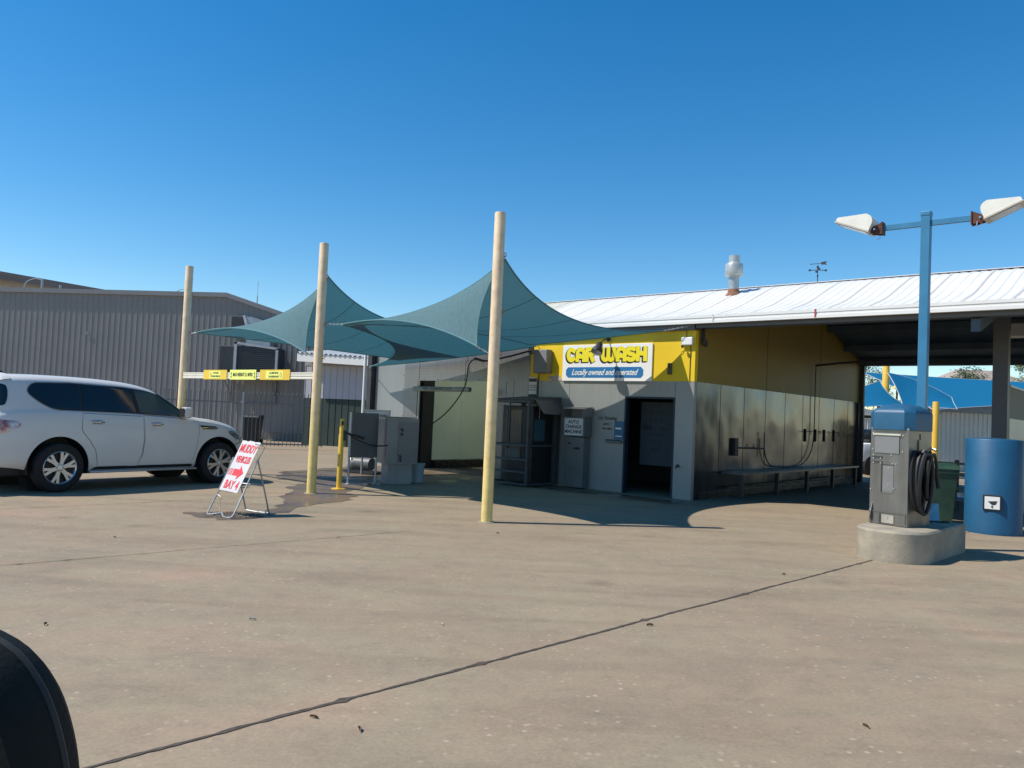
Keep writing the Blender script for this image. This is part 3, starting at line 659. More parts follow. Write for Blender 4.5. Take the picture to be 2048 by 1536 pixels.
# drinks machine in its cage
t = thing('security_cage', W(-4.0, -.44, 0), 'dark steel security cage standing against the chequer plate wall', 'cage', rotz=-BA)
def cage_frame():
    b = MB(); p = .05
    for x in (-.56, .56):
        b.box(x-p/2, x+p/2, -.75, -.70, .03, 1.94); b.box(x-p/2, x+p/2, .36, .41, .03, 1.94)
    for z in (.03, .30, .58, .90, 1.89): b.box(-.535, .535, -.747, -.703, z, z+.045)
    b.box(-.01, .02, -.744, -.706, .948, 1.888)
    for z in (.03, .90, 1.89):
        for x in (-.56, .56): b.box(x-p/2+.003, x+p/2-.003, -.70, .36, z, z+.045)
    b.box(-.52, .52, .363, .407, 1.89, 1.935)
    return b
cage_frame().build('frame', CAGE, t)
b = MB()
for i in range(26):
    x = -.52+i*.0416
    b.box(x, x+.006, -.726, -.722, .08, 1.88)
for i in range(27):
    y = -.69+i*.04
    b.box(.558, .562, y, y+.006, .08, 1.88)
b.build('grille', MESHD, t)
b = MB(); b.prism([(-.75, 1.945), (.41, 1.945), (.41, 2.06), (-.65, 1.97)], -.585, .585, 'x'); b.build('top_cover', CAGE, t)
b = MB(); b.prism([(.592, 1.96), (.86, 1.66), (.86, 1.64), (.592, 1.92)], -.55, .30, 'y'); b.build('side_hood', CAGE, t)
v = thing('drinks_machine', W(-4.08, -.42, 0), 'dark vending machine with a blue front picture locked inside the cage', 'vending machine', rotz=-BA)
b = MB(); b.bbox(-.42, .50, -.42, .33, .06, 1.82, .02); b.build('cabinet', mat('machine_black', (.02, .022, .025), .35), v)
b = MB(); b.box(-.30, .18, -.428, -.4215, .60, 1.72); b.build('window', mat('machine_window', (.07, .09, .09), .12), v)
b = MB(); b.box(-.28, .16, -.434, -.4285, .62, .82); b.build('dispensing_flap', mat('flap_grey', (.16, .17, .17), .5), v)
pp = MB(); pp.box(.5015, .51, -.36, .02, 1.02, 1.52); pp.build('picture_panel', mat('picture_blue', (.02, .13, .24), .4, 0, .5, 6, c2=(.08, .16, .14)), v)
b = MB(); b.box(.5015, .508, -.20, -.185, 1.54, 1.78); b.build('light_strip', WHITE, v)
# change machine
t = thing('change_machine', W(-2.79, -.02, 0), 'tall steel change machine beside the cage with a white lettered plate', 'change machine', rotz=-BA)
b = MB(); b.bbox(-.31, .27, -.30, .0, 1.18, 1.62, .01); b.bbox(-.27, .23, -.24, .0, .02, 1.16, .01); b.build('cabinet', mat('machine_steel', (.17, .18, .18), .45, .4), t)
b = MB(); b.prism([(-.36, 1.80), (0, 1.86), (0, 1.84), (-.36, 1.785)], -.33, .29, 'x'); b.box(-.33, -.31, -.34, 0, 1.62, 1.80); b.box(.27, .29, -.34, 0, 1.62, 1.80); b.build('hood', mat('machine_steel2', (.22, .23, .23), .4, .4), t)
b = MB(); b.box(-.26, .24, -.314, -.3015, 1.20, 1.58); b.build('sign_plate', mat('plate_white', (.72, .72, .72), .5), t)
for z, s_ in ((1.50, 'AUTO'), (1.39, 'CHANGE'), (1.28, 'MACHINE')): text_mesh(s_, .108, mat('plate_text', (.06, .03, .03), .6), t, (-.01, -.3155, z), (1, 0, 0), (0, 0, 1), bold=.003)
b = MB(); b.box(-.02, .12, -.26, -.2415, .88, .93); b.box(-.2, -.12, -.256, -.2415, 1.0, 1.03); b.build('coin_slot', BLACK, t)

# bench and fittings along the bay wall
t = thing('wash_bench', W(.3, 5.2, 0), 'long low steel bench standing along the dark bay wall', 'bench', rotz=-BA)
b = MB(); b.box(-.26, .26, -3.9, 3.9, .52, .57); b.build('top', mat('bench_steel', (.16, .17, .17), .35, .5, .3, 3), t)
for y in (-3.85, -1.9, .0, 1.9, 3.8):
    b = MB(); b.box(.14, .22, y-.04, y+.04, 0, .515); b.build('leg', mat('bench_leg', (.03, .03, .032), .5), t)
b = MB(); b.box(-.22, -.16, -3.8, 3.75, .2, .24); b.build('rail', DARKM, t)
t = thing('wall_reel', W(.08, 1.95, 1.1), 'black hose reel box on the bay wall near the bright corner', 'hose reel', rotz=-BA)
b = MB(); b.bbox(-.075, .0, -.09, .09, -.20, .20, .01); b.build('box', BLACK, t); b = MB(); b.tube([(0, .13, -.02), (0, 1.5, -.04)], .018, 8); b.tube([(0, 1.5, .35), (0, 1.5, -.25)], .012, 8); b.tube([(0, .9, -.03), (0, .9, .06)], .012, 6); b.build('pipe', DARKM, t)
for i, s_ in enumerate((6.3, 7.05, 7.75, 8.55)):
    o = ['first', 'second', 'third', 'fourth'][i]
    t = thing('wall_hook', W(.04, s_, 1.4), 'dark mat hook on the bay wall, %s from the front of four' % o, 'hook', 'mat hooks along the bay wall', rotz=-BA)
    b = MB(); b.box(-.035, .0, -.018, .018, -.17, .17); b.build('plate', DARKM, t); b = MB(); b.tube([(.02, 0, .1), (.1, 0, .12), (.1, 0, .04)], .012, 6); b.build('peg', DARKM, t)
t = thing('bay_hose', W(.06, 6.8, 0), 'thin black hose hanging from a ceiling arm against the bay wall in a low loop', 'hose', rotz=-BA)
b = MB(); b.tube([(.02, -.05, 3.3), (.5, .6, 3.42), (1.2, 1.6, 3.55)], .03, 8); b.build('ceiling_arm', DARKM, t)
b = MB(); b.tube(smooth_path([(.02, -.05, 3.3), (.0, 0, 2.6), (0, .0, 1.5), (0, -.2, .95), (0, -.9, .62), (0, -2.0, .60), (0, -2.9, .66), (0, -3.25, .95), (0, -3.3, 1.3)]), .013, 8); b.build('hose', RUBBER, t, True)
t = thing('bay_light', W(5.7, 3.4, 3.72), 'white box light under the canopy beside the grey column', 'lamp', rotz=-BA)
b = MB(); b.bbox(-.75, .9, -.12, .12, -.14, .12, .02); b.build('housing', PLATE_G, t); b = MB(); b.box(-.68, .83, -.10, .10, -.16, -.141); b.build('diffuser', WHITE, t)
b = MB(); b.box(-.02, .02, -.02, .02, .12, .5); b.build('hanger', DARKM, t)

# roof furniture
t = thing('roof_flue', W(-.62, 3.0, under(3.0)+.06), 'grey round metal flue with a wide cowl and rusty collar on the white roof', 'flue', rotz=-BA)
z0 = -.03
b = MB(); b.lathe([(.125, z0), (.125, .50)], 28); b.lathe([(.118, .45), (.118, .74)], 28); b.build('pipe', mat('flue_grey', (.42, .46, .48), .4, .4, .15, 3), t, True)
b = MB(); b.lathe([(.125, .40), (.20, .43), (.21, .45), (.21, .70), (.20, .72), (.13, .76), (.13, .92), (.12, .92), (.12, .70), (.05, .60)], 28, cap=False); b.build('cowl', mat('flue_grey2', (.48, .50, .50), .4, .4, .15, 3), t, True)
b = MB(); b.lathe([(.21, z0-.06), (.17, z0+.02), (.135, z0+.05), (.13, z0+.13)], 28, cap=False); b.build('collar', mat('rusty_flashing', (.34, .16, .09), .8, 0, .3, 10), t, True)
b = MB(); rd = random.Random(3); n = 18
b.poly([(.02-.12+cos(2*pi*i/n)*.3*rd.uniform(.7, 1.2), -.02+sin(2*pi*i/n)*.22*rd.uniform(.7, 1.2), 0) for i in range(n)])
t2 = thing('weather_vane', W(.73, 4.85, 5.17), 'small dark weather vane with cup arms on the roof ridge', 'weather vane', rotz=-BA)
b = MB(); b.cyl((0, 0, 0), (0, 0, .5), .012, .009, 8); b.cyl((0, 0, .2), (0, 0, .24), .02, n=8); b.cyl((0, 0, .42), (0, 0, .46), .03, n=8); b.build('mast', DARKM, t2)
b = MB()
for k in range(4):
    a = .5+k*pi/2; e = (cos(a)*.19, sin(a)*.19, .36); b.tube([(0, 0, .37), e], .009, 6); b.lathe([(.002, -.03), (.028, -.01), (.03, .02)], 10, (e[0], e[1], e[2]))
b.build('cups', DARKM, t2)
b = MB(); b.tube([(-.17, 0, .53), (.12, 0, .53)], .007, 6); b.prism([(.08, .50), (.22, .485), (.19, .53), (.22, .575), (.08, .56)], -.005, .005, 'y'); b.lathe([(.001, -.02), (.02, 0), (.001, .02)], 8, (-.17, 0, .53)); b.build('arrow', DARKM, t2)
# ================================================================= POSTS AND SAILS
P1, P2, P3 = Vector((-7.36, 17.58, 0)), Vector((-3.587, 14.456, 0)), Vector((-.286, 11.671, 0))
for p, lab in ((P1, 'tall cream round post behind the white wagon'), (P2, 'tall cream round post between the sandwich sign and the bollard'), (P3, 'tall cream round post standing nearest, in the middle of the forecourt')):
    t = thing('shade_post', p, lab, 'post', 'cream posts holding the teal shade sails')
    b = MB(); b.lathe([(.083, 0), (.083, 4.6), (.078, 4.615)], 28); b.build('pole', POSTP, t, True)
    b = MB(); b.lathe([(.13, .0), (.13, .006), (.12, .012)], 20); b.build('grout_collar', mat('collar_concrete', (.32, .27, .21), .9), t)
    for z in (3.12, 2.5, 3.98):
        b = MB(); b.tube([(.083, -.02, z-.03), (.115, -.02, z-.02), (.115, -.02, z+.02), (.083, -.02, z+.03)], .007, 6); b.build('eyebolt', ORANGE, t)

def bow_edge(A, B, bow):
    A, B, bow = Vector(A), Vector(B), Vector(bow)
    return lambda u: A+(B-A)*u+bow*(4*u*(1-u))
def coons(E0, E1, F0, F1):   # E0(u) v=0, E1(u) v=1, F0(v) u=0, F1(v) u=1
    c00, c10, c01, c11 = E0(0), E0(1), E1(0), E1(1)
    def fn(u, v):
        return E0(u)*(1-v)+E1(u)*v+F0(v)*(1-u)+F1(v)*u-(c00*(1-u)*(1-v)+c10*u*(1-v)+c01*(1-u)*v+c11*u*v)
    return fn
def inward(A, B, C, k):    # bow vector for the edge AB towards point C
    A, B, C = Vector(A), Vector(B), Vector(C); m = (A+B)/2; d = C-m; ab = (B-A).normalized(); d = d-ab*d.dot(ab)
    return d.normalized()*(B-A).length*k
def skew_edge(A, B, bow, p=1.0):     # bow peaked nearer to A when p < 1
    A, B, bow = Vector(A), Vector(B), Vector(bow)
    return lambda u: A+(B-A)*u+bow*sin(pi*(min(max(u, 0), 1)**p))
def chain(b, c, a):
    c, a = Vector(c), Vector(a); n = max(3, int((a-c).length/.045)); d = (a-c)/n
    for i in range(n):
        q = c+d*(i+.5); w = Vector((0, 0, 1)).cross(d.normalized()) if i % 2 else Vector((0, 0, 1)); w = w.normalized()*.012; dd = d*.62
        b.tube([q-dd, q-dd*.6+w, q+dd*.6+w, q+dd, q+dd*.6-w, q-dd*.6-w], .0045, 5, closed=True)
    b.lathe([(.001, -.016), (.016, 0), (.001, .016)], 8, c)
def seam_lines(b, fn, us, n=18, r=.006):
    for u in us: b.tube([fn(u, i/n) for i in range(n+1)], r, 4)
def make_sail(H, L, T, K, Rr, BL, K2, anchors, lab, kHT, kHR, eTK, eKR, kHL=.13, kTB=.10, group='teal shade sails over the forecourt'):
    """H high corner and L low corner on one post, T left tip, K and Rr on the building; BL rear left corner of the lower wing"""
    t = thing('shade_sail', (0, 0, 0), lab, 'shade sail', group)
    H, T, K, Rr = Vector(H), Vector(T), Vector(K), Vector(Rr)
    cen = (H+T+K+Rr)/4
    e_HT = bow_edge(H, T, inward(H, T, cen-Vector((0, 0, 1.2)), kHT)); e_HR = bow_edge(H, Rr, inward(H, Rr, cen-Vector((0, 0, .9)), kHR))
    fn = coons(e_HR, eTK, e_HT, lambda v: eKR(1-v))
    b = MB(); b.grid(fn, 30, 30); mp = b.build('main_panel', TEAL, t, True, sharp=180)
    b = MB()
    for e in (e_HR, eTK, eKR): b.tube([e(i/24) for i in range(25)], .013, 6)
    b.build('hem', HEM, mp, True)
    b = MB(); seam_lines(b, fn, (.25, .5, .75)); b.build('seams', mat('sail_seam', (.035, .08, .095), .8), mp)
    if BL is not None:
        BL = Vector(BL); e_TB = bow_edge(T, BL, inward(T, BL, (T+BL+K)/3, kTB)); K2 = Vector(K2); e_BK = bow_edge(BL, K2, Vector((0, 0, -.05)))
        # grid: u along T->K (v=0) and BL->K2 (v=1)
        f3 = coons(eTK, e_BK, e_TB, lambda v: K.lerp(K2, v))
        b = MB(); b.grid(f3, 26, 20); wp = b.build('rear_panel', TEAL, t, True, sharp=180)
        b = MB(); b.tube([e_TB(i/24) for i in range(25)], .013, 6); b.tube([e_BK(i/24) for i in range(25)], .013, 6); b.build('hem', HEM, wp, True)
    e_HL = bow_edge(H, L, inward(H, L, T, kHL)); e_LT = bow_edge(L, T, inward(L, T, H, .06))
    f2 = coons(e_HT, e_LT, e_HL, lambda v: Vector(T))
    b = MB(); b.grid(f2, 26, 16); dp = b.build('drop_panel', TEAL, t, True, sharp=180)
    b = MB(); b.tube([e_HT(i/24) for i in range(25)], .013, 6); b.tube([e_HL(i/16) for i in range(17)], .016, 6); b.tube([e_LT(i/24) for i in range(25)], .013, 6)
    b.build('hem', HEM, dp, True)
    for c, a in anchors:
        b = MB(); chain(b, c, a); b.build('shackle_chain', CHAINM, t)
    return t
Hb = P3+Vector((.10, .05, 3.93)); Lb = Vector((-.55, 11.72, 2.60)); Tb = Vector((-3.12, 14.20, 3.10))
Kb = W(-3.68, -.92, 3.22); K2b = W(-4.15, -.10, 3.28); BLb = W(-9.95, -.45, 2.80); Rb = W(-.60, -.30, 3.50)
make_sail(Hb, Lb, Tb, Kb, Rb, BLb, K2b, [(Hb, P3+Vector((.08, 0, 4.0))), (Lb, P3+Vector((-.083, 0, 2.5))), (Tb, P2+Vector((.1, 0, 3.12))), (BLb, W(-10.3, -.16, 2.76)), (Rb, W(-.08, -.12, 3.60)), (K2b, W(-4.2, -.01, 3.3))],
          'large teal shade sail rising to the nearest cream post in front of the yellow wall', .09, .10,
          bow_edge(Tb, Kb, Vector((0, -.1, .12))), bow_edge(Kb, Rb, BV*-.10+Vector((0, 0, -.03))))
Ha = P2+Vector((.10, .05, 4.0)); La = Vector((-3.84, 14.5, 2.58)); Ta = Vector((-7.02, 17.30, 3.10))
Ka = W(-8.2, -.95, 2.95); Ra = W(-7.0, -.6, 3.80)
make_sail(Ha, La, Ta, Ka, Ra, None, None, [(Ha, P2+Vector((.08, 0, 4.05))), (La, P2+Vector((-.083, 0, 2.5))), (Ta, P1+Vector((.1, 0, 3.1))), (Ka, W(-8.2, -.6, 3.0)), (Ra, W(-6.9, -.4, 3.85))],
          'teal shade sail farther left, between the post behind the wagon and the middle post', .09, .06,
          bow_edge(Ta, Ka, Vector((0, -.2, .0))), bow_edge(Ka, Ra, Vector((0, -.2, -.1))))

# height bar
d = (P2-P1); d.z = 0; L = d.length; ang = math.atan2(d.y, d.x)
t = thing('height_bar', P1+Vector((0, 0, 2.155)), 'cream ribbed height bar with yellow warning plates fixed between two cream posts', 'height bar', rotz=ang)
b = MB(); b.prism([(-.03, -.065), (-.045, -.06), (-.045, -.03), (-.035, -.025), (-.035, -.008), (-.045, -.004), (-.045, .02), (-.035, .024), (-.035, .038), (-.045, .042), (-.045, .065), (0, .068), (0, -.068)], .08, L-.08, 'x')
b.build('bar', CREAM, t)
PY = mat('plate_yellow', (.84, .56, .05), .45, 0, .04, 3); PL = mat('plate_lemon', (.90, .92, .22), .5, 0, .03, 3)
for x0, x1, kind in ((.98, 1.90, 0), (2.02, 2.98, 1), (3.12, 4.12, 2)):
    b = MB(); b.bbox(x0, x1, -.058, -.047, -.085, .115, .003); pl = b.build('warning_plate', PL if kind == 1 else PY, t)
    xc = (x0+x1)/2
    if kind == 1:
        text_mesh('MAX HEIGHT 2.1 MTRS', .098, BLACK, pl, (xc, -.060, .015), (1, 0, 0), (0, 0, 1), bold=.002, sx=.72)
        b = MB()
        for sx_ in (x0+.055, x1-.055): b.prism([(sx_-.022, .03), (sx_, .075), (sx_+.022, .03), (sx_+.006, .03), (sx_+.006, -.02), (sx_+.022, -.02), (sx_, -.06), (sx_-.022, -.02), (sx_-.006, -.02), (sx_-.006, .03)], -.0605, -.059, 'y')
        b.build('arrow_mark', BLACK, pl)
    else:
        w = .33 if kind == 2 else .26
        b = MB(); b.box(xc-w+(.04), xc+w*.85, -.0605, -.0585, -.06, .09); b.build('label_field', PL, pl)
        for zz, s_ in ((.05, 'NO TRUCKS' if kind == 0 else 'ALL HIGH ROOFS'), (-.02, 'OR HIGH VEHICLES' if kind == 0 else 'OR LADDER RACKS')):
            text_mesh(s_, .048, BLACK, pl, (xc+(.04 if kind == 0 else -.02), -.0615, zz), (1, 0, 0), (0, 0, 1), bold=.001, sx=.8)
        cx = xc-w+.10 if kind == 0 else xc+w*.85-.07
        b = MB(); b.tube([(cx+.026*cos(a*pi/8), -.0615, .015+.045*sin(a*pi/8)) for a in range(16)], .004, 5, closed=True); b.build('ring_mark', RED, pl)

# ================================================================= FORECOURT OBJECTS
def aframe():
    t = thing('sandwich_sign', (-3.86, 11.27, 0), 'white folding sandwich sign with red lettering leaning in a steel tube frame', 'sandwich sign', rotz=radians(-30))
    # local x along the sign width, local -y towards the viewer ; front legs foot at y=-.28, rear legs foot at y=+.32
    apex = Vector((0, .13, .80)); w = .25
    R_ = .012
    def leg(x, y0, ya, za): return (x, y0, 0.012), (x, ya, za)
    b = MB()
    # front hoop: one bent tube
    b.tube(smooth_path([(-w, .13, .80), (-w, -.05, .42), (-w-.01, -.245, .06), (-w+.03, -.27, .014), (-.06, -.24, .04), (0.02, -.25, .05), (.10, -.29, .014), (w-.04, -.30, .014), (w+.01, -.25, .06), (w, -.05, .42), (w, .13, .80)], 4), R_, 8)
    b.build('front_leg_frame', GALV, t, True)
    b = MB()
    b.tube(smooth_path([(-w+.01, .14, .80), (-w+.01, .28, .40), (-w+.01, .39, .06), (-w+.05, .40, .014), (w-.05, .42, .014), (w-.01, .39, .06), (w-.01, .28, .40), (w-.01, .14, .80)], 4), R_, 8)
    b.tube([(-w, .0, .47), (-w, .25, .44)], .008, 6); b.tube([(w, .0, .47), (w, .25, .44)], .008, 6)
    b.tube([(-w, .26, .42), (w, .26, .42)], .011, 6)
    b.tube([(w, .14, .80), (w+.06, .20, .98), (w-.06, .12, 1.02)], .008, 6)
    b.build('rear_leg_frame', GALV, t, True)
    # panel, tilted back and rotated a little about its own normal
    tilt = Matrix.Translation((0.0, -.005, .62)) @ Matrix.Rotation(radians(-26), 4, 'X') @ Matrix.Rotation(radians(3), 4, 'Y')
    b = MB(); n = 10; zt = []
    rd = random.Random(2)
    top = [(-.17+.38*i/n, .47+rd.uniform(-.010, .012)*(1 if 2 < i < n else 0)) for i in range(n+1)]
    b.prism([(-.17, -.31), (.21, -.31)]+top[::-1], -.012, -.006, 'y', tilt); pn = b.build('sign_panel', SIGNW, t)
    for s_, z, sz in (('MUDDY', .345, .17), ('VEHICLES', .175, .135), ('BAY 4', -.215, .17)):
        R3 = tilt.to_3x3(); text_mesh(s_, sz, RED, pn, tilt @ Vector((0.025, -.0140, z)), R3 @ Vector((1, 0, 0)), R3 @ Vector((0, 0, 1)), bold=.005, space=1.05, sx={'MUDDY': .54, 'VEHICLES': .49, 'BAY 4': .62}[s_])
    b = MB(); z = -.02
    for x0, x1 in ((-.16, -.153), (-.135, -.123), (-.105, -.085)): b.prism([(x0, z-.05), (x1, z-.05), (x1, z+.05), (x0, z+.05)], -.0150, -.0125, 'y', tilt)
    b.prism([(-.065, z-.05), (.05, z-.05), (.05, z-.105), (.15, z), (.05, z+.105), (.05, z+.05), (-.065, z+.05)], -.0150, -.0125, 'y', tilt); b.build('arrow_mark', RED, pn)
    b = MB()
    b.prism([(-.225, -.31), (.10, -.31), (.10, .18), (-.225, .18)], .012, .018, 'y', tilt); b.build('backing_board', mat('rear_board_dark', (.10, .12, .12), .6), t)
    b = MB(); b.tube([(-w-.005, -.12, .28), (-w+.10, -.14, .255)], .006, 6); b.tube([(w+.005, -.12, .28), (w-.03, -.14, .255)], .006, 6); b.tube([(-.12, -.17, .24), (-.12, -.16, .13), (-.13, -.16, .10)], .003, 5); b.lathe([(.001, -.01), (.012, 0), (.001, .01)], 8, (-.13, -.16, .095)); b.build('clip', GALV, t)
    return t
aframe()
t = thing('bollard', (-3.29, 15.42, 0), 'slim yellow bollard with a chamfered top beside the dark steel board', 'bollard')
b = MB(); b.lathe([(.05, 0), (.05, 1.06), (.045, 1.075)], 20); b.lathe([(.043, 1.06), (.043, 1.36), (.035, 1.375)], 20); b.build('pole', YPOST, t, True)
b = MB(); b.lathe([(.145, .004), (.145, .016)], 20); b.build('base_plate', YPOST, t)
b = MB(); b.bbox(.045, .085, -.03, .03, .95, 1.15, .006); b.build('gun_holster', DARKM, t)
b = MB(); b.box(.0, .045, -.052, -.045, 1.25, 1.33); b.build('slot', BLACK, t)

BRD = mat('board_grey_steel', (.13, .135, .14), .45, .4, .12, 2)
t = thing('steel_board', (-3.08, 16.66, 0), 'plain dark steel board on two legs between the bollard and the grey cabinet', 'panel', rotz=radians(42))
b = MB(); b.bbox(-.34, .34, -.02, .02, .56, 1.50, .008); b.build('panel', BRD, t)
b = MB(); b.box(-.345, -.325, -.035, .035, .55, 1.505); b.build('bright_edge', GALV, t)
for x in (-.33, .33):
    b = MB(); b.cyl((x, .0, 0), (x, .0, .56), .024, n=12); b.lathe([(.06, .004), (.06, .014), (.03, .03), (.03, .05)], 12, (x, 0, 0)); b.build('leg', GALV, t, True)
CAB = mat('cabinet_grey_steel', (.22, .225, .23), .4, .45, .12, 2); CABL = mat('cabinet_lower_grey', (.30, .29, .28), .5, .3, .15, 2)
t = thing('control_cabinet', (-2.42, 17.12, 0), 'grey steel control cabinet with a slanted top on a narrower plinth', 'cabinet', rotz=radians(28))
b = MB(); b.bbox(-.27, .27, -.20, .24, 0, .44, .006); b.build('plinth', CABL, t)
b = MB(); b.prism([(-.28, .44), (.30, .44), (.30, 1.36), (-.28, 1.42)], -.36, .36, 'x')
b.build('case', CAB, t)
b = MB(); b.box(-.10, .34, -.292, -.2805, .47, 1.34); dr = b.build('door', mat('cabinet_door_grey', (.17, .175, .18), .4, .45, .1, 2), t)
b = MB(); b.tube([(-.06, -.293, 1.18), (-.04, -.33, 1.2), (-.01, -.33, 1.17), (-.02, -.293, 1.14)], .012, 6); b.tube([(-.06, -.293, .62), (-.04, -.33, .62), (-.04, -.33, .52), (-.02, -.293, .50)], .014, 6); b.cyl((-.03, -.292, 1.08), (-.03, -.31, 1.08), .03, n=10); b.build('handle', BLACK, dr)
b = MB(); b.box(-.37, .37, -.30, .31, 1.425, 1.44, Matrix.Translation((0, 0, -.0)) @ Matrix.Rotation(radians(-2.0), 4, 'X')); b.build('top_lid', CAB, t)
t = thing('bucket', (-2.03, 17.62, 0), 'pale blue grey plastic bucket on the ground right of the grey cabinet', 'bucket')
b = MB(); b.lathe([(.125, .0), (.135, .01), (.165, .40), (.178, .40), (.178, .425), (.165, .425), (.16, .40), (.12, .02), (.001, .02)], 28, cap=False); b.build('body', mat('bucket_plastic', (.32, .38, .42), .5, 0, .08, 3), t, True)
b = MB(); b.tube([(.17, 0, .40)]+[(.17*cos(a*pi/10), -.14*sin(a*pi/10)-.03, .40-.18*sin(a*pi/10)) for a in range(1, 10)]+[(-.17, 0, .40)], .004, 6); b.build('bail_handle', GALV, t)
t = thing('car_wash_notice', (-3.2, 18.9, 0), 'small white notice about the wash in a grey frame behind the steel cabinet', 'sign', rotz=radians(-8))
b = MB(); b.bbox(-.30, .28, -.02, .0, 1.16, 1.53, .005); b.build('board', SIGNW, t)
b = MB(); b.box(-.34, .33, -.03, .01, 1.535, 1.575); b.box(.285, .325, -.03, .01, .75, 1.535); b.box(-.34, -.305, -.03, .01, .75, 1.535); b.build('frame', GALV, t)
for z, s_, q in ((1.43, 'TOUCH FREE', .085), (1.32, 'CAR WASH', .13), (1.22, 'OPEN 24 HRS', .07)): text_mesh(s_, q, DARKM, t, (0, -.0225, z), (1, 0, 0), (0, 0, 1), bold=.002)
b = MB()
for x in (-.32, .305): b.cyl((x, -.01, 0), (x, -.01, .75), .025, n=8)
b.build('leg', GALV, t)
t = thing('pump_unit', (-3.55, 19.4, 0), 'low grubby pump on a skid seen under the steel board', 'pump', rotz=radians(-30))
b = MB(); b.box(-.5, .5, -.2, .2, .02, .07); b.build('skid', DARKM, t); b = MB(); b.cyl((-.25, 0, .24), (.25, 0, .24), .15, n=18); b.cyl((-.38, 0, .24), (-.25, 0, .24), .07, n=12); b.build('motor', mat('motor_grey', (.14, .14, .14), .5, .3), t, True)
b = MB(); b.lathe([(.02, .06), (.10, .07), (.13, .14), (.11, .24), (.05, .32), (.02, .36)], 16, (-.42, 0, 0)); b.build('pump_head', mat('pump_head', (.4, .38, .36), .4, .4), t, True)

# ================================================================= FENCE, WAREHOUSE, SHED ON THE LEFT
def fence_run(p0, p1, lab, npick, h=1.95, brick=True):
    p0, p1 = Vector((*p0, 0)), Vector((*p1, 0)); d = p1-p0; L = d.length
    t = thing('picket_fence', p0, lab, 'fence', 'grey steel picket fence panels', rotz=math.atan2(d.y, d.x))
    b = MB()
    for i in range(npick):
        x = L*(i+.5)/npick; b.box(x-.011, x+.011, -.011, .011, .10, h); b.add([(x-.03, 0, h), (x, -.012, h+.02), (x+.03, 0, h), (x, .012, h+.02), (x, 0, h+.09), (x, 0, h-.02)], [(0, 1, 4), (1, 2, 4), (2, 3, 4), (3, 0, 4), (1, 0, 5), (2, 1, 5), (3, 2, 5), (0, 3, 5)])
    b.build('pickets', FENCEM, t)
    for z in (.16, h-.36):
        b = MB(); b.box(0, L, -.022, .022, z, z+.045); b.build('rail', FENCEM, t)
    b = MB(); b.box(-.035, .035, -.035, .035, 0, h+.03); b.build('post', GALV, t)
    return t
fence_run((-16.8, 26.6), (-13.0, 27.2), 'grey picket fence panel seen above the wagon bonnet, left of the next panel', 26)
fence_run((-13.0, 27.2), (-9.6, 27.9), 'grey picket fence panel ending at the pale gate post right of the wagon nose', 24)
fence_run((-9.5, 27.9), (-6.75, 28.6), 'grey sliding picket gate between the pale gate post and the green shed', 21)
def corr_wall(pts_fn, name, m, parent, L, zt, zb, pitch=.25, depth=.014):
    """cladding in the plane y=0 from x=0 to L; zt(x), zb(x) give its top and bottom"""
    b = MB(); xs = []; x = 0
    while x < L-1e-6:
        for a, h in ((0, 0), (.012, -depth), (.03, -depth), (.042, 0)):
            if x+a*pitch/.25 < L: xs.append((x+a*pitch/.25, h))
        x += pitch
    xs.append((L, 0)); n = len(xs)
    vs = [(x, h, zb(x)) for x, h in xs]+[(x, h, zt(x)) for x, h in xs]
    b.add(vs, [(i, i+1, n+i+1, n+i) for i in range(n-1)]); return b.build(name, m, parent)
wh = thing('warehouse', (-31.0, 35.2, 0), 'long grey ribbed metal warehouse wall behind the picket fence', 'building')
LW_ = 23.6; GX = 18.0
def wtop(x): return 6.15+.02*x if x < GX else 6.51-(x-GX)*.30
corr_wall(None, 'ribbed_wall', WALLG, wh, LW_, lambda x: wtop(x)-.20, lambda x: .35)
b = MB(); b.box(0, LW_, -.02, .2, 0, .352); b.build('concrete_plinth', mat('plinth_concrete', (.22, .2, .17), .8), wh)
b = MB()
xs = [0, GX, LW_]; vs = []
for x in xs: vs += [(x, -.09, wtop(x)-.20), (x, -.09, wtop(x)), (x, .2, wtop(x)+.02), (x, .2, wtop(x)-.20)]
b.add(vs, [(j*4+i, j*4+(i+1) % 4, (j+1)*4+(i+1) % 4, (j+1)*4+i) for j in range(2) for i in range(4)]+[(3, 2, 1, 0), (8, 9, 10, 11)]); b.build('flashing', TRIMG, wh)
b = MB(); b.add([(0, .2, 6.15), (GX, .2, 6.5), (GX, 25, 6.5), (0, 25, 6.15), (LW_, .2, wtop(LW_)), (LW_, 25, wtop(LW_))], [(0, 1, 2, 3), (1, 4, 5, 2)]); b.build('roof', TRIMG, wh)
b = MB(); b.box(LW_-.02, LW_+.02, .0, 25, 0, wtop(LW_)-.03); b.build('side_wall', WALLG, wh)
b = MB(); b.box(11.75, 11.95, -.045, -.032, 4.35, 4.5); b.build('wall_plate', TRIMG, wh)
b = MB(); b.tube(smooth_path([(8.1, 1.2, 6.3), (8.2, 1.2, 6.75), (8.6, 1.2, 6.95), (8.9, 1.2, 6.9)]), .025, 6); b.build('roof_pipe', GALV, wh); b = MB(); b.tube([(8.95, 1.2, 6.3), (8.95, 1.2, 6.95)], .05, 8); b.build('roof_pipe', GALV, wh); b = MB(); b.tube([(9.8, 1.2, 6.3), (9.8, 1.2, 6.7)], .05, 8); b.build('roof_pipe', GALV, wh)
b = MB(); b.tube([(15.9+.3*cos(a), .4, 6.5+.16*sin(a)) for a in (0, .5, 1, 1.6, 2.1, 2.6, 3.14)], .02, 6); b.build('roof_handle', GALV, wh)
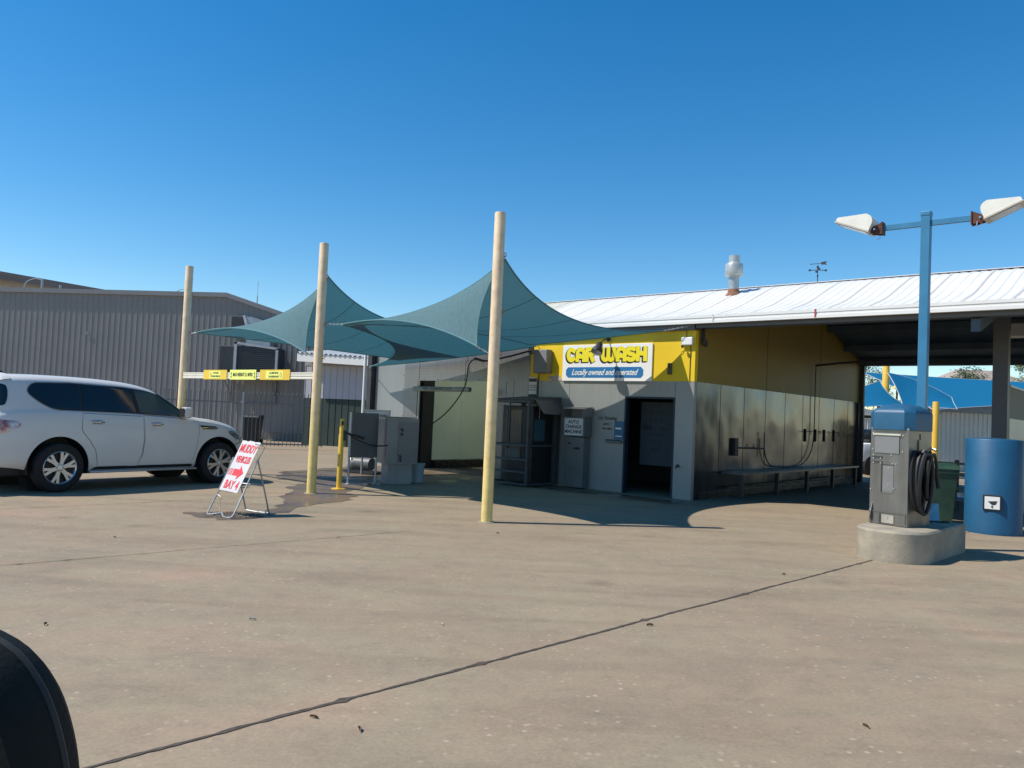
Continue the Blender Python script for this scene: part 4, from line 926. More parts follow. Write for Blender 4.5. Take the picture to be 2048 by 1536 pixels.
# evaporative cooler on its bracket, duct elbow above
t = thing('wall_cooler', (-11.45, 35.0, 0), 'boxy evaporative cooler on a bracket platform high on the warehouse wall', 'cooler')
b = MB(); b.bbox(-1.25, 1.25, -1.1, .1, 2.95, 4.05, .04); b.build('cabinet', mat('cooler_dark', (.045, .05, .058), .6, 0, .15, 2), t)
b = MB()
for i in range(11): b.box(-.42, 1.18, -1.125, -1.103, 3.05+i*.088, 3.05+i*.088+.03)
b.build('louvres', mat('louvre_dark', (.06, .065, .075), .5), t)
b = MB(); b.box(-.60, -.48, -1.16, -1.06, 2.9, 4.22); b.box(1.2, 1.3, -1.16, -1.06, 2.9, 4.0); b.prism([(-.6, 4.14), (1.3, 3.94), (1.3, 4.04), (-.6, 4.24)], -1.16, -1.06, 'y'); b.build('white_frame', mat('frame_offwhite', (.5, .5, .52), .5), t)
b = MB(); b.box(-1.25, 1.25, -1.15, .15, 2.80, 2.88)
for x in (-1.1, .9): b.tube([(x, -1.0, 2.8), (x, .12, 1.95)], .03, 6); b.box(x-.04, x+.04, .08, .16, 1.6, 2.8)
b.tube([(-1.1, .1, 1.62), (.95, .1, 1.62)], .03, 6); b.build('bracket', mat('frame_dim', (.22, .22, .24), .5), t)
t = thing('duct_hood', (-11.75, 35.1, 5.0), 'curved pale metal duct elbow with a dark mouth above the warehouse cooler', 'duct')
b = MB(); b.bbox(-.75, .25, -.55, .1, -.42, .42, .03); b.build('box', mat('cooler_dark', (.045, .05, .058)), t)
b = MB(); n = 10; pr = [(0.0, .36)]+[(.0+.25+.85*sin(a*pi/2/n)*1.0, -.45+.80*cos(a*pi/2/n)) for a in range(n+1)]+[(.22, -.45)]
b.prism(pr, -.95, -.2, 'y'); b.build('elbow', mat('duct_metal', (.40, .43, .46), .4, .5), t)
b = MB(); b.prism([(-.10, .40), (.0, .42), (.30, -.45), (.18, -.47)], -1.0, -.15, 'y'); b.build('rim', mat('rim_light', (.6, .6, .62), .4, .3), t)
b = MB(); b.box(.1, 1.15, -.98, -.25, -.95, -.62); b.build('lower_duct', mat('duct_metal', (.40, .43, .46)), t)
fr = thing('far_roofed_building', (-42, 47, 0), 'higher building with a dark brown sloping roof behind the grey warehouse', 'building')
b = MB(); b.add([(0, 0, 10.3), (10.3, 0, 8.95), (19.8, 0, 7.7), (19.8, .0, 7.45), (10.3, 0, 8.45), (0, 0, 9.55), (0, 26, 10.3), (10.3, 26, 8.95), (19.8, 26, 7.7)], [(0, 1, 7, 6), (1, 2, 8, 7), (5, 4, 1, 0), (4, 3, 2, 1)]); b.build('roof', mat('far_roof_brown', (.115, .10, .105), .6, 0, .2, .7, stretch=(.3, 1, 3)), fr)
b = MB(); b.add([(0, 1.2, 9.7), (10.3, 1.2, 8.6), (19.8, 1.2, 7.6), (19.8, 1.2, 0), (0, 1.2, 0)], [(0, 1, 2, 3, 4)]); b.build('wall', mat('far_wall_cream', (.55, .48, .40), .7), fr)
t = thing('antenna', (-13.2, 40, 6.2), 'thin mast antenna rising behind the warehouse roof', 'antenna')
b = MB(); b.cyl((0, 0, -3), (0, 0, .9), .03, n=6); b.cyl((0, 0, .9), (0, 0, 1.65), .012, n=6); b.build('mast', GALV, t)
t = thing('wheelie_bin', (-10.2, 31.2, 0), 'black wheelie bin behind the picket gate', 'bin')
def wheelie(t, m, lidm, s=1.0):
    b = MB(); vs = [(-.24*s, -.27*s, .06), (.24*s, -.27*s, .06), (.24*s, .27*s, .06), (-.24*s, .27*s, .06), (-.30*s, -.36*s, 1.0*s), (.30*s, -.36*s, 1.0*s), (.30*s, .33*s, 1.0*s), (-.30*s, .33*s, 1.0*s)]
    b.add(vs, [(3, 2, 1, 0), (4, 5, 6, 7), (0, 1, 5, 4), (1, 2, 6, 5), (2, 3, 7, 6), (3, 0, 4, 7)]); b.box(-.32*s, .32*s, -.38*s, .35*s, .93*s, 1.0*s+.002); b.build('body', m, t)
    b = MB(); b.prism([(-.40*s, 1.005*s), (.37*s, 1.005*s), (.37*s, 1.06*s), (.1*s, 1.10*s), (-.36*s, 1.06*s)], -.33*s, .33*s, 'x'); b.build('lid', lidm, t)
    b = MB(); b.tube([(-.26*s, .37*s, .96*s), (-.26*s, .43*s, .98*s), (.26*s, .43*s, .98*s), (.26*s, .37*s, .96*s)], .018, 8); b.build('handle', lidm, t)
    for x in (-.29*s, .29*s):
        b = MB(); b.cyl((x-.03, .30*s, .1), (x+.03, .30*s, .1), .1, n=18); b.build('wheel', RUBBER, t, True)
wheelie(t, BINB, BINB, 1.05)
# shed with grey upper and dark green lower cladding
sh = thing('corrugated_shed', (-8.6, 32.6, 0), 'shed with pale grey upper and dark green lower cladding under a white edged roof', 'building', rotz=radians(-20))
corr_wall(None, 'upper_cladding', SHEDU, sh, 7.2, lambda x: 3.5-.05*x, lambda x: 1.93, .3, .02)
corr_wall(None, 'lower_cladding', SHEDG, sh, 7.2, lambda x: 1.93, lambda x: 0, .3, .02)
b = MB(); b.box(-.02, 7.2, -.02, .1, 3.27, 3.5); b.build('fascia_board', mat('shed_fascia', (.33, .31, .33), .5), sh)
b = MB(); b.prism([(0, 3.40), (7.2, 3.12), (7.2, 3.42), (0, 3.72)], -.62, -.5, 'y'); b.build('gutter', ROOFW, sh)
b = MB(); pitch = .22; vs = []; n = int(7.2/pitch)*4
for j, (yy, dz) in enumerate(((-.66, 0.0), (6, .8))):
    for i in range(n+1):
        x = 7.2*i/n; vs.append((x, yy, 3.76-.042*x+.035*sin(2*pi*i/4+.4)+dz))
b.add(vs, [(i, i+1, n+i+2, n+i+1) for i in range(n)]); b.build('roof', ROOFW, sh)

# ================================================================= PUMP ISLAND
isl = thing('pump_island', (4.91, 10.0, 0), 'raised rounded concrete island carrying the vacuum unit and the light pole', 'island', rotz=radians(-43.8))
def pill(r, L, n=22): return [(r*cos(pi+pi*i/n), r*sin(pi+pi*i/n)) for i in range(n+1)]+[(r, L), (r-.02, L+.02), (-r+.02, L+.02), (-r, L)]
b = MB(); o_ = pill(.43, 1.55); o2 = pill(.41, 1.54)
n = len(o_)
vs = [(x, y, 0) for x, y in o_]+[(x, y, .36) for x, y in o_]+[(x, y, .385) for x, y in o2]
b.add(vs, [(i, (i+1) % n, n+(i+1) % n, n+i) for i in range(n)]+[(n+i, n+(i+1) % n, 2*n+(i+1) % n, 2*n+i) for i in range(n)]+[tuple(range(2*n, 3*n))])
b.build('plinth', ISLC, isl, True, sharp=35)
vac = thing('vacuum_unit', (5.18, 10.42, .385), 'square stainless steel vacuum unit with a blue domed hood on the island', 'vacuum', rotz=radians(-54)); vac.scale = (1.085, 1.04, 1)
b = MB(); b.bbox(-.235, .235, -.28, .28, 0, 1.26, .008); b.build('cabinet', STEEL, vac)
SC = mat('screw_bright', (.75, .75, .75), .2, .9); SD = mat('slot_dark', (.05, .05, .05), .5)
b = MB(); b.bbox(-.175, .125, -.292, -.2805, .93, 1.16, .004); fp = b.build('price_plate', mat('dull_plate', (.30, .29, .28), .4, .5, .08, 2), vac)
b = MB(); b.box(-.195, .145, -.305, -.2805, 1.165, 1.185); b.build('plate_hood', mat('bright_steel', (.85, .84, .8), .15, .9), fp)
b = MB()
for x, z in ((-.20, 1.19), (.165, 1.17), (-.20, .98), (.165, .96), (-.19, .90), (.03, .91), (-.19, .86), (-.10, .86), (-.19, .80), (-.10, .80), (.05, .80), (.09, .80), (.0, .74), (.0, .52), (.07, .48), (-.215, .45), (-.215, .18), (.21, .16), (-.215, .03), (.21, .02)):
    b.cyl((x, -.281, z), (x, -.290, z), .009, n=8)
b.build('bolts', SC, vac)
b = MB(); b.box(-.21, -.08, -.288, -.2815, .865, .885); b.box(-.21, -.08, -.288, -.2815, .80, .82); b.box(-.09, -.078, -.292, -.2815, .42, .78); b.box(-.085, .06, -.2845, -.2815, .775, .785); b.build('coin_panel_edges', SD, vac)
b = MB(); b.box(-.075, .055, -.288, -.2815, .42, .435); b.box(-.075, .06, -.284, -.2813, .44, .77); b.build('coin_panel', mat('dull_plate', (.30, .29, .28)), vac)
b = MB(); b.bbox(-.225, .215, -.29, -.2805, .005, .17, .004); b.box(-.23, .22, -.30, -.2905, .163, .172); dd = b.build('base_panel', STEEL, vac)
b = MB(); b.box(-.10, -.075, -.296, -.2905, .02, .14); b.build('lock_recess', SD, dd); b = MB(); b.box(-.07, .08, -.297, -.2905, .03, .135); b.cyl((0, -.297, .10), (0, -.31, .10), .012); b.build('lock_plate', mat('bright_steel', (.85, .84, .8)), dd)
b = MB(); b.box(.2355, .24, -.02, .0, .2, 1.2); b.build('side_seam', SD, vac)
# blue hood: octagonal drum with a domed top
b = MB()
def octo(r, c): return [(r, -r+c), (r, r-c), (r-c, r), (-r+c, r), (-r, r-c), (-r, -r+c), (-r+c, -r), (r-c, -r)]
rings = [(.30, .09, 1.235), (.308, .10, 1.24), (.308, .10, 1.455), (.302, .10, 1.475), (.26, .10, 1.52), (.19, .08, 1.56), (.09, .04, 1.585), (.01, .004, 1.592)]
vs = [(x*.90, y*1.0, z) for r, c, z in rings for x, y in octo(r, c)]
b.add(vs, [(i*8+k, i*8+(k+1) % 8, (i+1)*8+(k+1) % 8, (i+1)*8+k) for i in range(len(rings)-1) for k in range(8)]+[tuple(range(8))[::-1]]); b.build('blue_hood', mat('hood_blue', (.018, .105, .20), .45, 0, .15, 3, .1, 25), vac, True, sharp=28)
# coiled vacuum hoses hanging on the side
for hx, nloop, r0_, zc, yy, tl in ((.27, 3, .22, .60, -.10, 0), (.28, 2, .17, .68, .03, 1)):
    b = MB(); pts = []
    for k in range(nloop*20+1):
        a = 2*pi*k/20; pts.append((hx+.05*cos(a*.5)+.012*k/20*2, yy-.02+r0_*.62*sin(a)+.02*(k//20), zc+r0_*1.75*cos(a)-.02*(k//20)))
    b.tube(pts, .024, 8); b.build('suction_hose', RUBBER, vac, True)
b = MB(); b.tube([(.30, -.02, .95), (.37, 0, 1.02), (.42, 0, 1.0)], .02, 8); b.box(.236, .25, -.06, .06, .98, 1.12); b.build('hose_bracket', STEEL, vac)
b = MB(); b.tube([(.30, .22, .95), (.32, .24, .80), (.32, .25, .66)], .018, 8); b.tube([(.32, .25, .66), (.34, .26, .50)], .026, 8); b.build('nozzle', BLACK, vac, True)
b = MB(); b.prism([(-.28, .0), (-.34, .1), (-.25, .38)], -.2, -.19, 'x'); b.build('side_flap', STEEL, vac)
# light pole
lp = thing('light_pole', (5.72, 10.94, .385), 'blue square light pole with two floodlights on cross arms above the island', 'light pole', rotz=-BA)
b = MB(); b.bbox(-.06, .06, -.06, .06, 0, 4.27, .008); b.build('pole', BLUEP, lp)
b = MB(); b.bbox(-.066, .066, -.066, .066, 4.255, 4.32, .01); b.build('cap', BLUEP, lp)
b = MB(); b.box(-.13, .13, -.13, .13, .0, .015); b.build('base_plate', BLUEP, lp)
for sg in (-1, 1):
    b = MB(); b.box(min(sg*.062, sg*.56), max(sg*.062, sg*.56), -.03, .03, 4.12, 4.19); b.build('arm', BLUEP, lp)
    root = Matrix.Translation((sg*.56, 0, 4.15)) @ (Matrix.Rotation(pi, 4, 'Z') if sg < 0 else Matrix.Identity(4))
    b = MB(); b.box(0, .014, -.08, .08, -.09, .09, root); b.prism([(.015, .085), (.13, .03), (.20, .02), (.20, -.05), (.05, -.085), (.015, -.085)], -.065, -.055, 'y', root); b.prism([(.015, .085), (.13, .03), (.20, .02), (.20, -.05), (.05, -.085), (.015, -.085)], .055, .065, 'y', root); b.build('lamp_bracket', RUST, lp)
    b = MB(); b.cyl(root @ Vector((.11, -.085, -.01)), root @ Vector((.11, .085, -.01)), .014, n=10); b.tube([root @ Vector(p) for p in ((.08, -.07, -.06), (.07, -.08, -.12), (.11, -.07, -.13))], .006, 6); b.build('pivot_bolt', SC, lp)
    hd = root @ Matrix.Translation((.17, 0, -.04)) @ Matrix.Rotation(radians(-23), 4, 'Y') @ Matrix.Scale(.80 if sg < 0 else .74, 4)
    prof = [(0, 0), (0, .14), (.015, .20), (.05, .245), (.10, .27), (.16, .278), (.61, .075), (.63, .055), (.63, .02), (.62, 0)]
    b = MB(); b.prism(prof, -.20, .20, 'y', hd); hs = b.build('lamp_housing', mat('lamp_cream', (.80, .77, .68), .5, 0, .07, 4), lp, False)
    b = MB(); b.box(-.012, .642, -.212, .212, -.028, .0, hd); b.build('lens_frame', mat('lens_frame_cream', (.55, .50, .42), .5, 0, .1, 4), hs)
    b = MB(); b.box(.07, .57, -.15, .15, -.034, -.0285, hd); b.build('glass', mat('lamp_glass', (.22, .24, .24), .15, 0, .2, 5), hs)
# blue board leaning on the island, wheelie bin, blue tank
t = thing('blue_board', (5.86, 10.92, .385), 'small light blue folded board standing on the island behind the hoses', 'board', rotz=radians(-20))
b = MB(); b.prism([(-.10, 0), (-.095, 0), (.005, .25), (0, .25)], -.10, .10, 'x'); b.build('front_leaf', mat('pale_blue', (.22, .48, .62), .5), t); b = MB(); b.prism([(.12, 0), (.115, 0), (.006, .25), (.011, .25)], -.10, .10, 'x'); b.build('rear_leaf', mat('pale_blue_back', (.02, .05, .08), .5), t)
t = thing('hose_wand', (5.83, 10.74, .385), 'dark hose wand lying on the island top near its right edge', 'tool', rotz=radians(20)); t.scale = (.7, .7, .7)
b = MB(); b.tube([(-.25, 0, .02), (-.05, .02, .03), (.2, .0, .02)], .015, 8); b.build('wand', BLACK, t, True); b = MB(); b.tube([(.2, 0, .02), (.32, -.03, .02)], .022, 8); b.build('head', DARKM, t)
t = thing('wheelie_bin', (7.66, 14.15, 0), 'green wheelie bin behind the pump island with its lid closed', 'bin', rotz=radians(-18))
wheelie(t, BING, BING, .98)
tk = thing('blue_tank', (8.08, 13.12, 0), 'fat round blue painted cylinder with a small white plate beside the grey column', 'tank')
b = MB(); b.lathe([(.42, 0), (.425, .03), (.42, .06), (.42, 1.53), (.41, 1.545), (.30, 1.555), (.001, 1.57)], 56); b.build('cylinder', BLUEC, tk, True, sharp=50)
dn = Vector((-.55, -.83, 0)).normalized(); rt = Vector((-dn.y, dn.x, 0))
mt = Matrix(((rt.x, dn.x, 0, dn.x*.415), (rt.y, dn.y, 0, dn.y*.415), (0, 0, 1, .52), (0, 0, 0, 1)))
b = MB(); b.bbox(-.13, .13, -.02, .022, -.125, .125, .005, mt); pf = b.build('dark_frame', BLACK, tk)
b = MB(); b.box(-.105, .105, .0225, .027, -.10, .10, mt); b.build('white_plate', WHITE, pf)
b = MB(); b.prism([(-.06, .02), (.07, .035), (.05, -.025), (.0, -.035)], .0275, .031, 'y', mt); b.cyl(mt @ Vector((0, .027, -.06)), mt @ Vector((0, .035, -.06)), .015, n=10); b.build('plate_mark', DARKM, pf)
t = thing('timber_stack', (9.6, 16.9, 0), 'low weathered rail frame standing between the green bin and the blue tank', 'frame', rotz=-BA)
b = MB()
for z in (.18, .42, .70, .95): b.box(-.75, .75, -.03, .03, z, z+.05)
b.build('rail', mat('weathered_wood', (.30, .25, .19), .8, 0, .2, 6), t)
for x in (-.7, 0, .7):
    b = MB(); b.box(x-.04, x+.04, .032, .09, 0, 1.05); b.build('post', mat('weathered_wood2', (.16, .13, .11), .8), t)
t = thing('bay_notice', (9.25, 15.95, 0), 'tiny blue and white notice low between the bin and the blue tank', 'sign', rotz=radians(-35))
b = MB(); b.box(-.14, .14, -.01, .01, .28, .42); b.build('board', WHITE, t); b = MB(); b.box(-.14, .14, -.0115, -.0105, .28, .33); b.build('blue_strip', SBLUE, t)
text_mesh('TELL', .075, BLACK, t, (0, -.012, .375), (1, 0, 0), (0, 0, 1)); b = MB(); b.box(-.01, .01, -.01, .01, 0, .28); b.build('stake', DARKM, t)

# ================================================================= YARD BEHIND THE BAY
def simple_sail(c, lab, bows):
    t = thing('shade_sail', (0, 0, 0), lab, 'shade sail', 'blue shade sails in the rear yard')
    c = [Vector(p) for p in c]; cen = sum(c, Vector())/4
    def ed(a, b_, k): return bow_edge(a, b_, inward(a, b_, cen, k))
    fn = coons(ed(c[0], c[1], bows[0]), ed(c[3], c[2], bows[2]), ed(c[0], c[3], bows[3]), ed(c[1], c[2], bows[1]))
    b = MB(); b.grid(fn, 22, 22); p = b.build('panel', SAILB, t, True, sharp=180)
    b = MB(); b.tube([fn(i/20, 0) for i in range(21)], .011, 5); b.tube([fn(i/20, 1) for i in range(21)], .011, 5); b.tube([fn(0, i/20) for i in range(21)], .018, 5); b.tube([fn(1, i/20) for i in range(21)], .011, 5)
    b.build('hem', mat('pale_hem', (.55, .60, .62), .7), p, True)
simple_sail([(10.0, 30.5, 2.25), (14.05, 30.0, 3.52), (14.8, 29.3, 2.60), (11.0, 28.6, 2.25)], 'blue shade sail left of the yellow yard post', (.04, .13, .03, .05))
simple_sail([(14.4, 32.4, 4.0), (24.5, 34.9, 4.05), (23.2, 31.2, 3.10), (16.1, 30.0, 2.50)], 'long blue shade sail spanning the rear yard right of the yellow post', (.01, .06, .02, .05))
simple_sail([(13.95, 29.2, 3.78), (16.25, 29.0, 2.95), (15.9, 28.0, 2.50), (14.15, 28.4, 2.55)], 'small dark blue sail hanging in front of the long blue one', (-.10, .02, .02, .04))
for (x, y, h, r, lab) in ((14.75, 31.0, 5.6, .13, 'tall yellow post between the blue sails in the rear yard'), (14.05, 26.0, 2.63, .10, 'short yellow post just behind the wash bay')):
    t = thing('yard_post', (x, y, 0), lab, 'post', 'yellow posts in the rear yard')
    b = MB(); b.lathe([(r, 0), (r, h), (r*.9, h+.02)], 20); b.build('pole', YPOST, t, True)
    b = MB(); b.tube([(r, 0, h-.35), (r+.1, 0, h-.35)], .02, 6); b.build('eyebolt', CHAINM, t)
t = thing('yard_lamp', (15.35, 31.3, 0), 'yellow topped lamp standing behind the first blue sail', 'lamp')
b = MB(); b.cyl((0, 0, 0), (0, 0, 3.3), .04, n=8); b.build('stem', DARKM, t); b = MB(); b.lathe([(.001, 3.3), (.18, 3.32), (.08, 3.5), (.001, 3.52)], 14); b.build('shade', PY, t)
gs = thing('rear_shed', (17.2, 33.6, 0), 'grey ribbed shed at the back of the rear yard', 'building', rotz=radians(14))
RS = mat('rear_shed_cladding', (.74, .72, .68), .5, 0, .05, 1)
corr_wall(None, 'ribbed_wall', RS, gs, 9.5, lambda x: 2.55, lambda x: 0, .24, .04)
b = MB(); b.box(-.05, 9.6, -.12, .2, 2.55, 3.0); b.build('fascia', mat('rear_fascia', (.30, .32, .33), .6), gs)
b = MB(); b.box(-.05, 9.6, .2, 4, 2.9, 3.0); b.build('roof', mat('rear_fascia', (.30, .32, .33)), gs)
wf = thing('white_metal_fence', (11.2, 33.5, 0), 'white ribbed metal fence with a white rail above in the rear yard', 'fence', rotz=radians(3))
corr_wall(None, 'ribbed_sheet', mat('fence_white', (.78, .77, .74), .5), wf, 6.0, lambda x: 2.12, lambda x: 0, .24, .05)
b = MB(); b.box(-.05, 6.05, -.06, .04, 2.26, 2.50); b.build('top_rail', WHITE, wf); b = MB(); b.box(-.05, 6.05, -.03, .03, 2.125, 2.255); b.build('gap_board', DARKM, wf)
for x in (5.7, 7.6):
    pass
t = thing('yard_bollard', (20.3, 32.4, 0), 'dark square post in front of the rear shed', 'post'); b = MB(); b.bbox(-.12, .12, -.12, .12, 0, 1.45, .02); b.build('post', DARKM, t); b = MB(); b.box(-.14, .14, -.14, .14, 1.45, 1.5); b.build('cap', DARKM, t)
t = thing('yard_cabinet', (21.4, 32.6, 0), 'pale box standing beside the dark post by the rear shed', 'cabinet'); b = MB(); b.bbox(-.2, .2, -.2, .2, 0, 1.3, .02); b.build('case', mat('cab_mauve', (.4, .37, .4), .6), t); b = MB(); b.box(-.16, .16, -.21, -.2005, .3, 1.2); b.build('door', mat('cab_mauve2', (.34, .32, .35), .6), t)
t = thing('slatted_gate', W(.35, 11.6, 0), 'dark vertical slatted gate at the far end of the wash bay', 'gate', rotz=-BA)
b = MB()
for i in range(9): b.box(-.2+i*.1, -.2+i*.1+.07, -.02, .02, .05, 1.75+(.12 if i > 3 else 0))
b.build('slats', DARKM, t); b = MB(); b.box(-.22, .72, .02, .05, .3, .36); b.box(-.22, .72, .02, .05, 1.4, 1.46); b.build('rail', DARKM, t)
# parked ute glimpsed past the gate
pc = thing('parked_ute', (13.4, 29.4, 0), 'white vehicle glimpsed between the gate and the vacuum unit', 'car', rotz=radians(20))
b = MB(); b.bbox(-1.1, 1.1, -.9, .9, .45, 1.15, .1); b.build('body', WHITE, pc, True); b = MB(); b.bbox(-.75, .75, -.8, .8, 1.15, 1.65, .16); b.build('cab', glass_dark('ute_glass'), pc, True)
for x in (-.7, .7):
    b = MB(); b.cyl((x, -.92, .34), (x, -.7, .34), .34, n=22); b.build('wheel', TYRE, pc, True)
# trees beyond the yard
def tree(loc, h, r, n, lab, seed, m, kind='tree', palm=False, crown_low=.35):
    rd = random.Random(seed); t = thing('tree', loc, lab, 'tree', 'trees beyond the rear yard')
    b = MB(); b.cyl((0, 0, 0), (rd.uniform(-.2, .2), 0, h*.55), .05*r+.10, .06*r+.02, 8)
    tips = []
    for i in range(7):
        a = rd.uniform(0, 2*pi); z0_ = h*rd.uniform(.3, .55); e = Vector((cos(a)*r*rd.uniform(.35, .8), sin(a)*r*rd.uniform(.35, .8), h*rd.uniform(.62, .95)))
        b.cyl((0, 0, z0_), e, .045*r+.02, .012, 6); tips.append(e)
    b.build('trunk', BARK, t, True)
    b = MB(); cl = []
    for i in range(26):
        a = rd.uniform(0, 2*pi); rr = r*math.sqrt(rd.random()); z = h*(crown_low+(1-crown_low)*rd.random()**.8); k = 1-abs((z/h-crown_low)/(1-crown_low)-.45)*1.1
        cl.append((Vector((cos(a)*rr*max(.25, k), sin(a)*rr*max(.25, k), z)), r*rd.uniform(.16, .34)))
    for e in tips: cl.append((e, r*.26))
    for i in range(n):
        c, cr_ = rd.choice(cl); p = c+Vector((rd.gauss(0, 1), rd.gauss(0, 1), rd.gauss(0, .8)))*cr_*.6
        s_ = rd.uniform(.06, .13)*(r/2.2)**.5; ax = Vector((rd.uniform(-1, 1), rd.uniform(-1, 1), rd.uniform(-.6, .3))).normalized(); q = ax.orthogonal().normalized()*s_*.45; ax *= s_*1.5
        b.add([p-q*.2, p+ax*.5+q, p+ax, p+ax*.5-q], [(0, 1, 2, 3)])
    b.build('crown', m, t); return t
tree((22.0, 50, 0), 6.2, 1.5, 2600, 'dark tree beside the bay wall edge, leftmost beyond the yard', 21, LEAFD)
tree((23.9, 51, 0), 5.8, 1.0, 1500, 'thin tree just left of the tall yellow post', 22, LEAFD)
tree((24.3, 46, 0), 4.6, 1.2, 2000, 'light green bush between the blue sails', 23, LEAFL)
tree((29.3, 50, 0), 5.7, 1.7, 4200, 'rounded dense dark tree above the long blue sail', 24, LEAFD)
tree((32.2, 49, 0), 6.4, 1.6, 4200, 'leafy tree right of the grey column', 25, LEAFL)
tree((34.8, 50, 0), 7.4, 2.2, 4500, 'taller leafy tree at the far right beyond the yard', 26, LEAFD)
hs_ = thing('far_house', (31.6, 56, 0), 'house with a pale tiled hip roof beyond the blue sails', 'house')
b = MB(); b.add([(0, 0, 5.2), (6.5, 0, 5.2), (6.5, 6, 5.2), (0, 6, 5.2), (1.8, 3, 6.5), (4.7, 3, 6.5)], [(0, 1, 5, 4), (1, 2, 5), (2, 3, 4, 5), (3, 0, 4)]); b.build('roof', mat('tile_tan', (.42, .34, .28), .8, 0, .2, 3), hs_)
b = MB(); b.box(.3, 6.2, .3, 5.7, 0, 5.2); b.build('wall', mat('house_cream', (.5, .45, .38), .8), hs_); b = MB(); b.box(1, 2.2, .27, .299, 3.4, 4.6); b.box(4, 5.2, .27, .299, 3.4, 4.6); b.build('window', glass_dark('house_glass'), hs_)
# ================================================================= WHITE WAGON
def lerp_tab(tab, x, sm=True):
    if x <= tab[0][0]: return tab[0][1]
    for i in range(len(tab)-1):
        a, b_ = tab[i], tab[i+1]
        if x <= b_[0]:
            h = b_[0]-a[0]; u = (x-a[0])/h
            p0 = tab[max(i-1, 0)]; p3 = tab[min(i+2, len(tab)-1)]
            m0 = (b_[1]-p0[1])/max(b_[0]-p0[0], 1e-6)*h; m1 = (p3[1]-a[1])/max(p3[0]-a[0], 1e-6)*h
            return (2*u**3-3*u*u+1)*a[1]+(u**3-2*u*u+u)*m0+(-2*u**3+3*u*u)*b_[1]+(u**3-u*u)*m1
    return tab[-1][1]
T_ROOF = [(-1.16, 1.02), (-1.13, 1.10), (-1.07, 1.30), (-1.02, 1.50), (-.96, 1.70), (-.90, 1.82), (-.78, 1.885), (-.4, 1.915), (.3, 1.925), (1.0, 1.905), (1.45, 1.86), (1.75, 1.785), (2.0, 1.66), (2.25, 1.48), (2.47, 1.325), (2.6, 1.285), (3.0, 1.24), (3.35, 1.16), (3.6, 1.07), (3.78, .96), (3.88, .85)]
T_BELT = [(-1.16, .96), (-1.05, 1.10), (-.9, 1.24), (-.6, 1.30), (0, 1.325), (1.2, 1.30), (2.0, 1.26), (2.4, 1.235), (3.0, 1.165), (3.4, 1.07), (3.7, .93), (3.88, .78)]
T_W = [(-1.16, .45), (-1.10, .66), (-1.0, .80), (-.88, .89), (-.72, .95), (-.4, .985), (.5, .99), (2.6, .99), (3.1, .985), (3.4, .95), (3.62, .87), (3.78, .76), (3.88, .60)]
T_WR = [(-1.16, .30), (-1.08, .42), (-1.0, .52), (-.9, .62), (-.78, .69), (-.3, .72), (1.4, .72), (2.0, .72), (2.3, .76), (2.47, .80), (2.7, .83), (3.3, .80), (3.6, .72), (3.88, .45)]
T_LO = [(-1.16, .56), (-1.0, .46), (-.6, .40), (-.4, .36), (.5, .335), (2.5, .335), (3.4, .40), (3.7, .46), (3.88, .55)]
def car_section(x):
    zr, zb, w, wr, zl = (lerp_tab(t, x) for t in (T_ROOF, T_BELT, T_W, T_WR, T_LO))
    h = zr-zb
    P = []
    for f, dy in ((0, .075), (.06, .03), (.14, .012), (.25, .002), (.36, .0), (.48, .002), (.60, .006), (.72, .013), (.82, .022), (.91, .035), (.97, .05), (1.0, .062)):
        P.append((w-dy, zl+(zb-zl)*f))
    y0 = w-.075
    for q in (.03, .12, .28, .44, .60, .76, .90): P.append((y0+(wr-y0)*q**1.12, zb+.90*h*q/.90*.92))
    zt = zb+.92*.90*h/.90
    P += [(wr-.03, zb+h*.90), (wr-.09, zb+h*.945), (wr*.72, zb+h*.975), (wr*.45, zb+h*.992), (wr*.2, zb+h*.999), (0, zr)]
    return P
NK = len(car_section(0))
def car_y(x, z):
    P = car_section(x)
    for i in range(len(P)-1):
        (y0, z0), (y1, z1) = P[i], P[i+1]
        if z <= z1: return y0+(y1-y0)*(0 if z1 == z0 else max(0, (z-z0)/(z1-z0)))
    return P[-1][0]
def side_patch(poly, off, nz=14, nx=18):
    """panel following the body side: rows between the left and right x of a horizontally convex outline"""
    z0 = min(p[1] for p in poly); z1 = max(p[1] for p in poly); n = len(poly)
    def ext(z):
        xs = []
        for i in range(n):
            (xa, za), (xb, zb) = poly[i], poly[(i+1) % n]
            if (za-z)*(zb-z) <= 0 and za != zb: xs.append(xa+(xb-xa)*(z-za)/(zb-za))
        return (min(xs), max(xs)) if xs else (0, 0)
    vs = []
    for j in range(nz+1):
        z = z0+(z1-z0)*min(max(j/nz, 1e-4), 1-1e-4); a, c = ext(z)
        for i in range(nx+1):
            x = a+(c-a)*i/nx; vs.append(Vector((x, -(car_y(x, z)+off), z)))
    m = nx+1
    return vs, [(j*m+i, j*m+i+1, (j+1)*m+i+1, (j+1)*m+i) for j in range(nz) for i in range(nx)]
def smooth_poly(pts, k=5):
    n = len(pts); out = []
    for i in range(n):
        p0, p1, p2, p3 = (Vector((*pts[(i+q) % n], 0)) for q in (-1, 0, 1, 2))
        for j in range(k):
            u = j/k; v = .5*((2*p1)+(p2-p0)*u+(2*p0-5*p1+4*p2-p3)*u*u+(-p0+3*p1-3*p2+p3)*u**3); out.append((v.x, v.y))
    return out
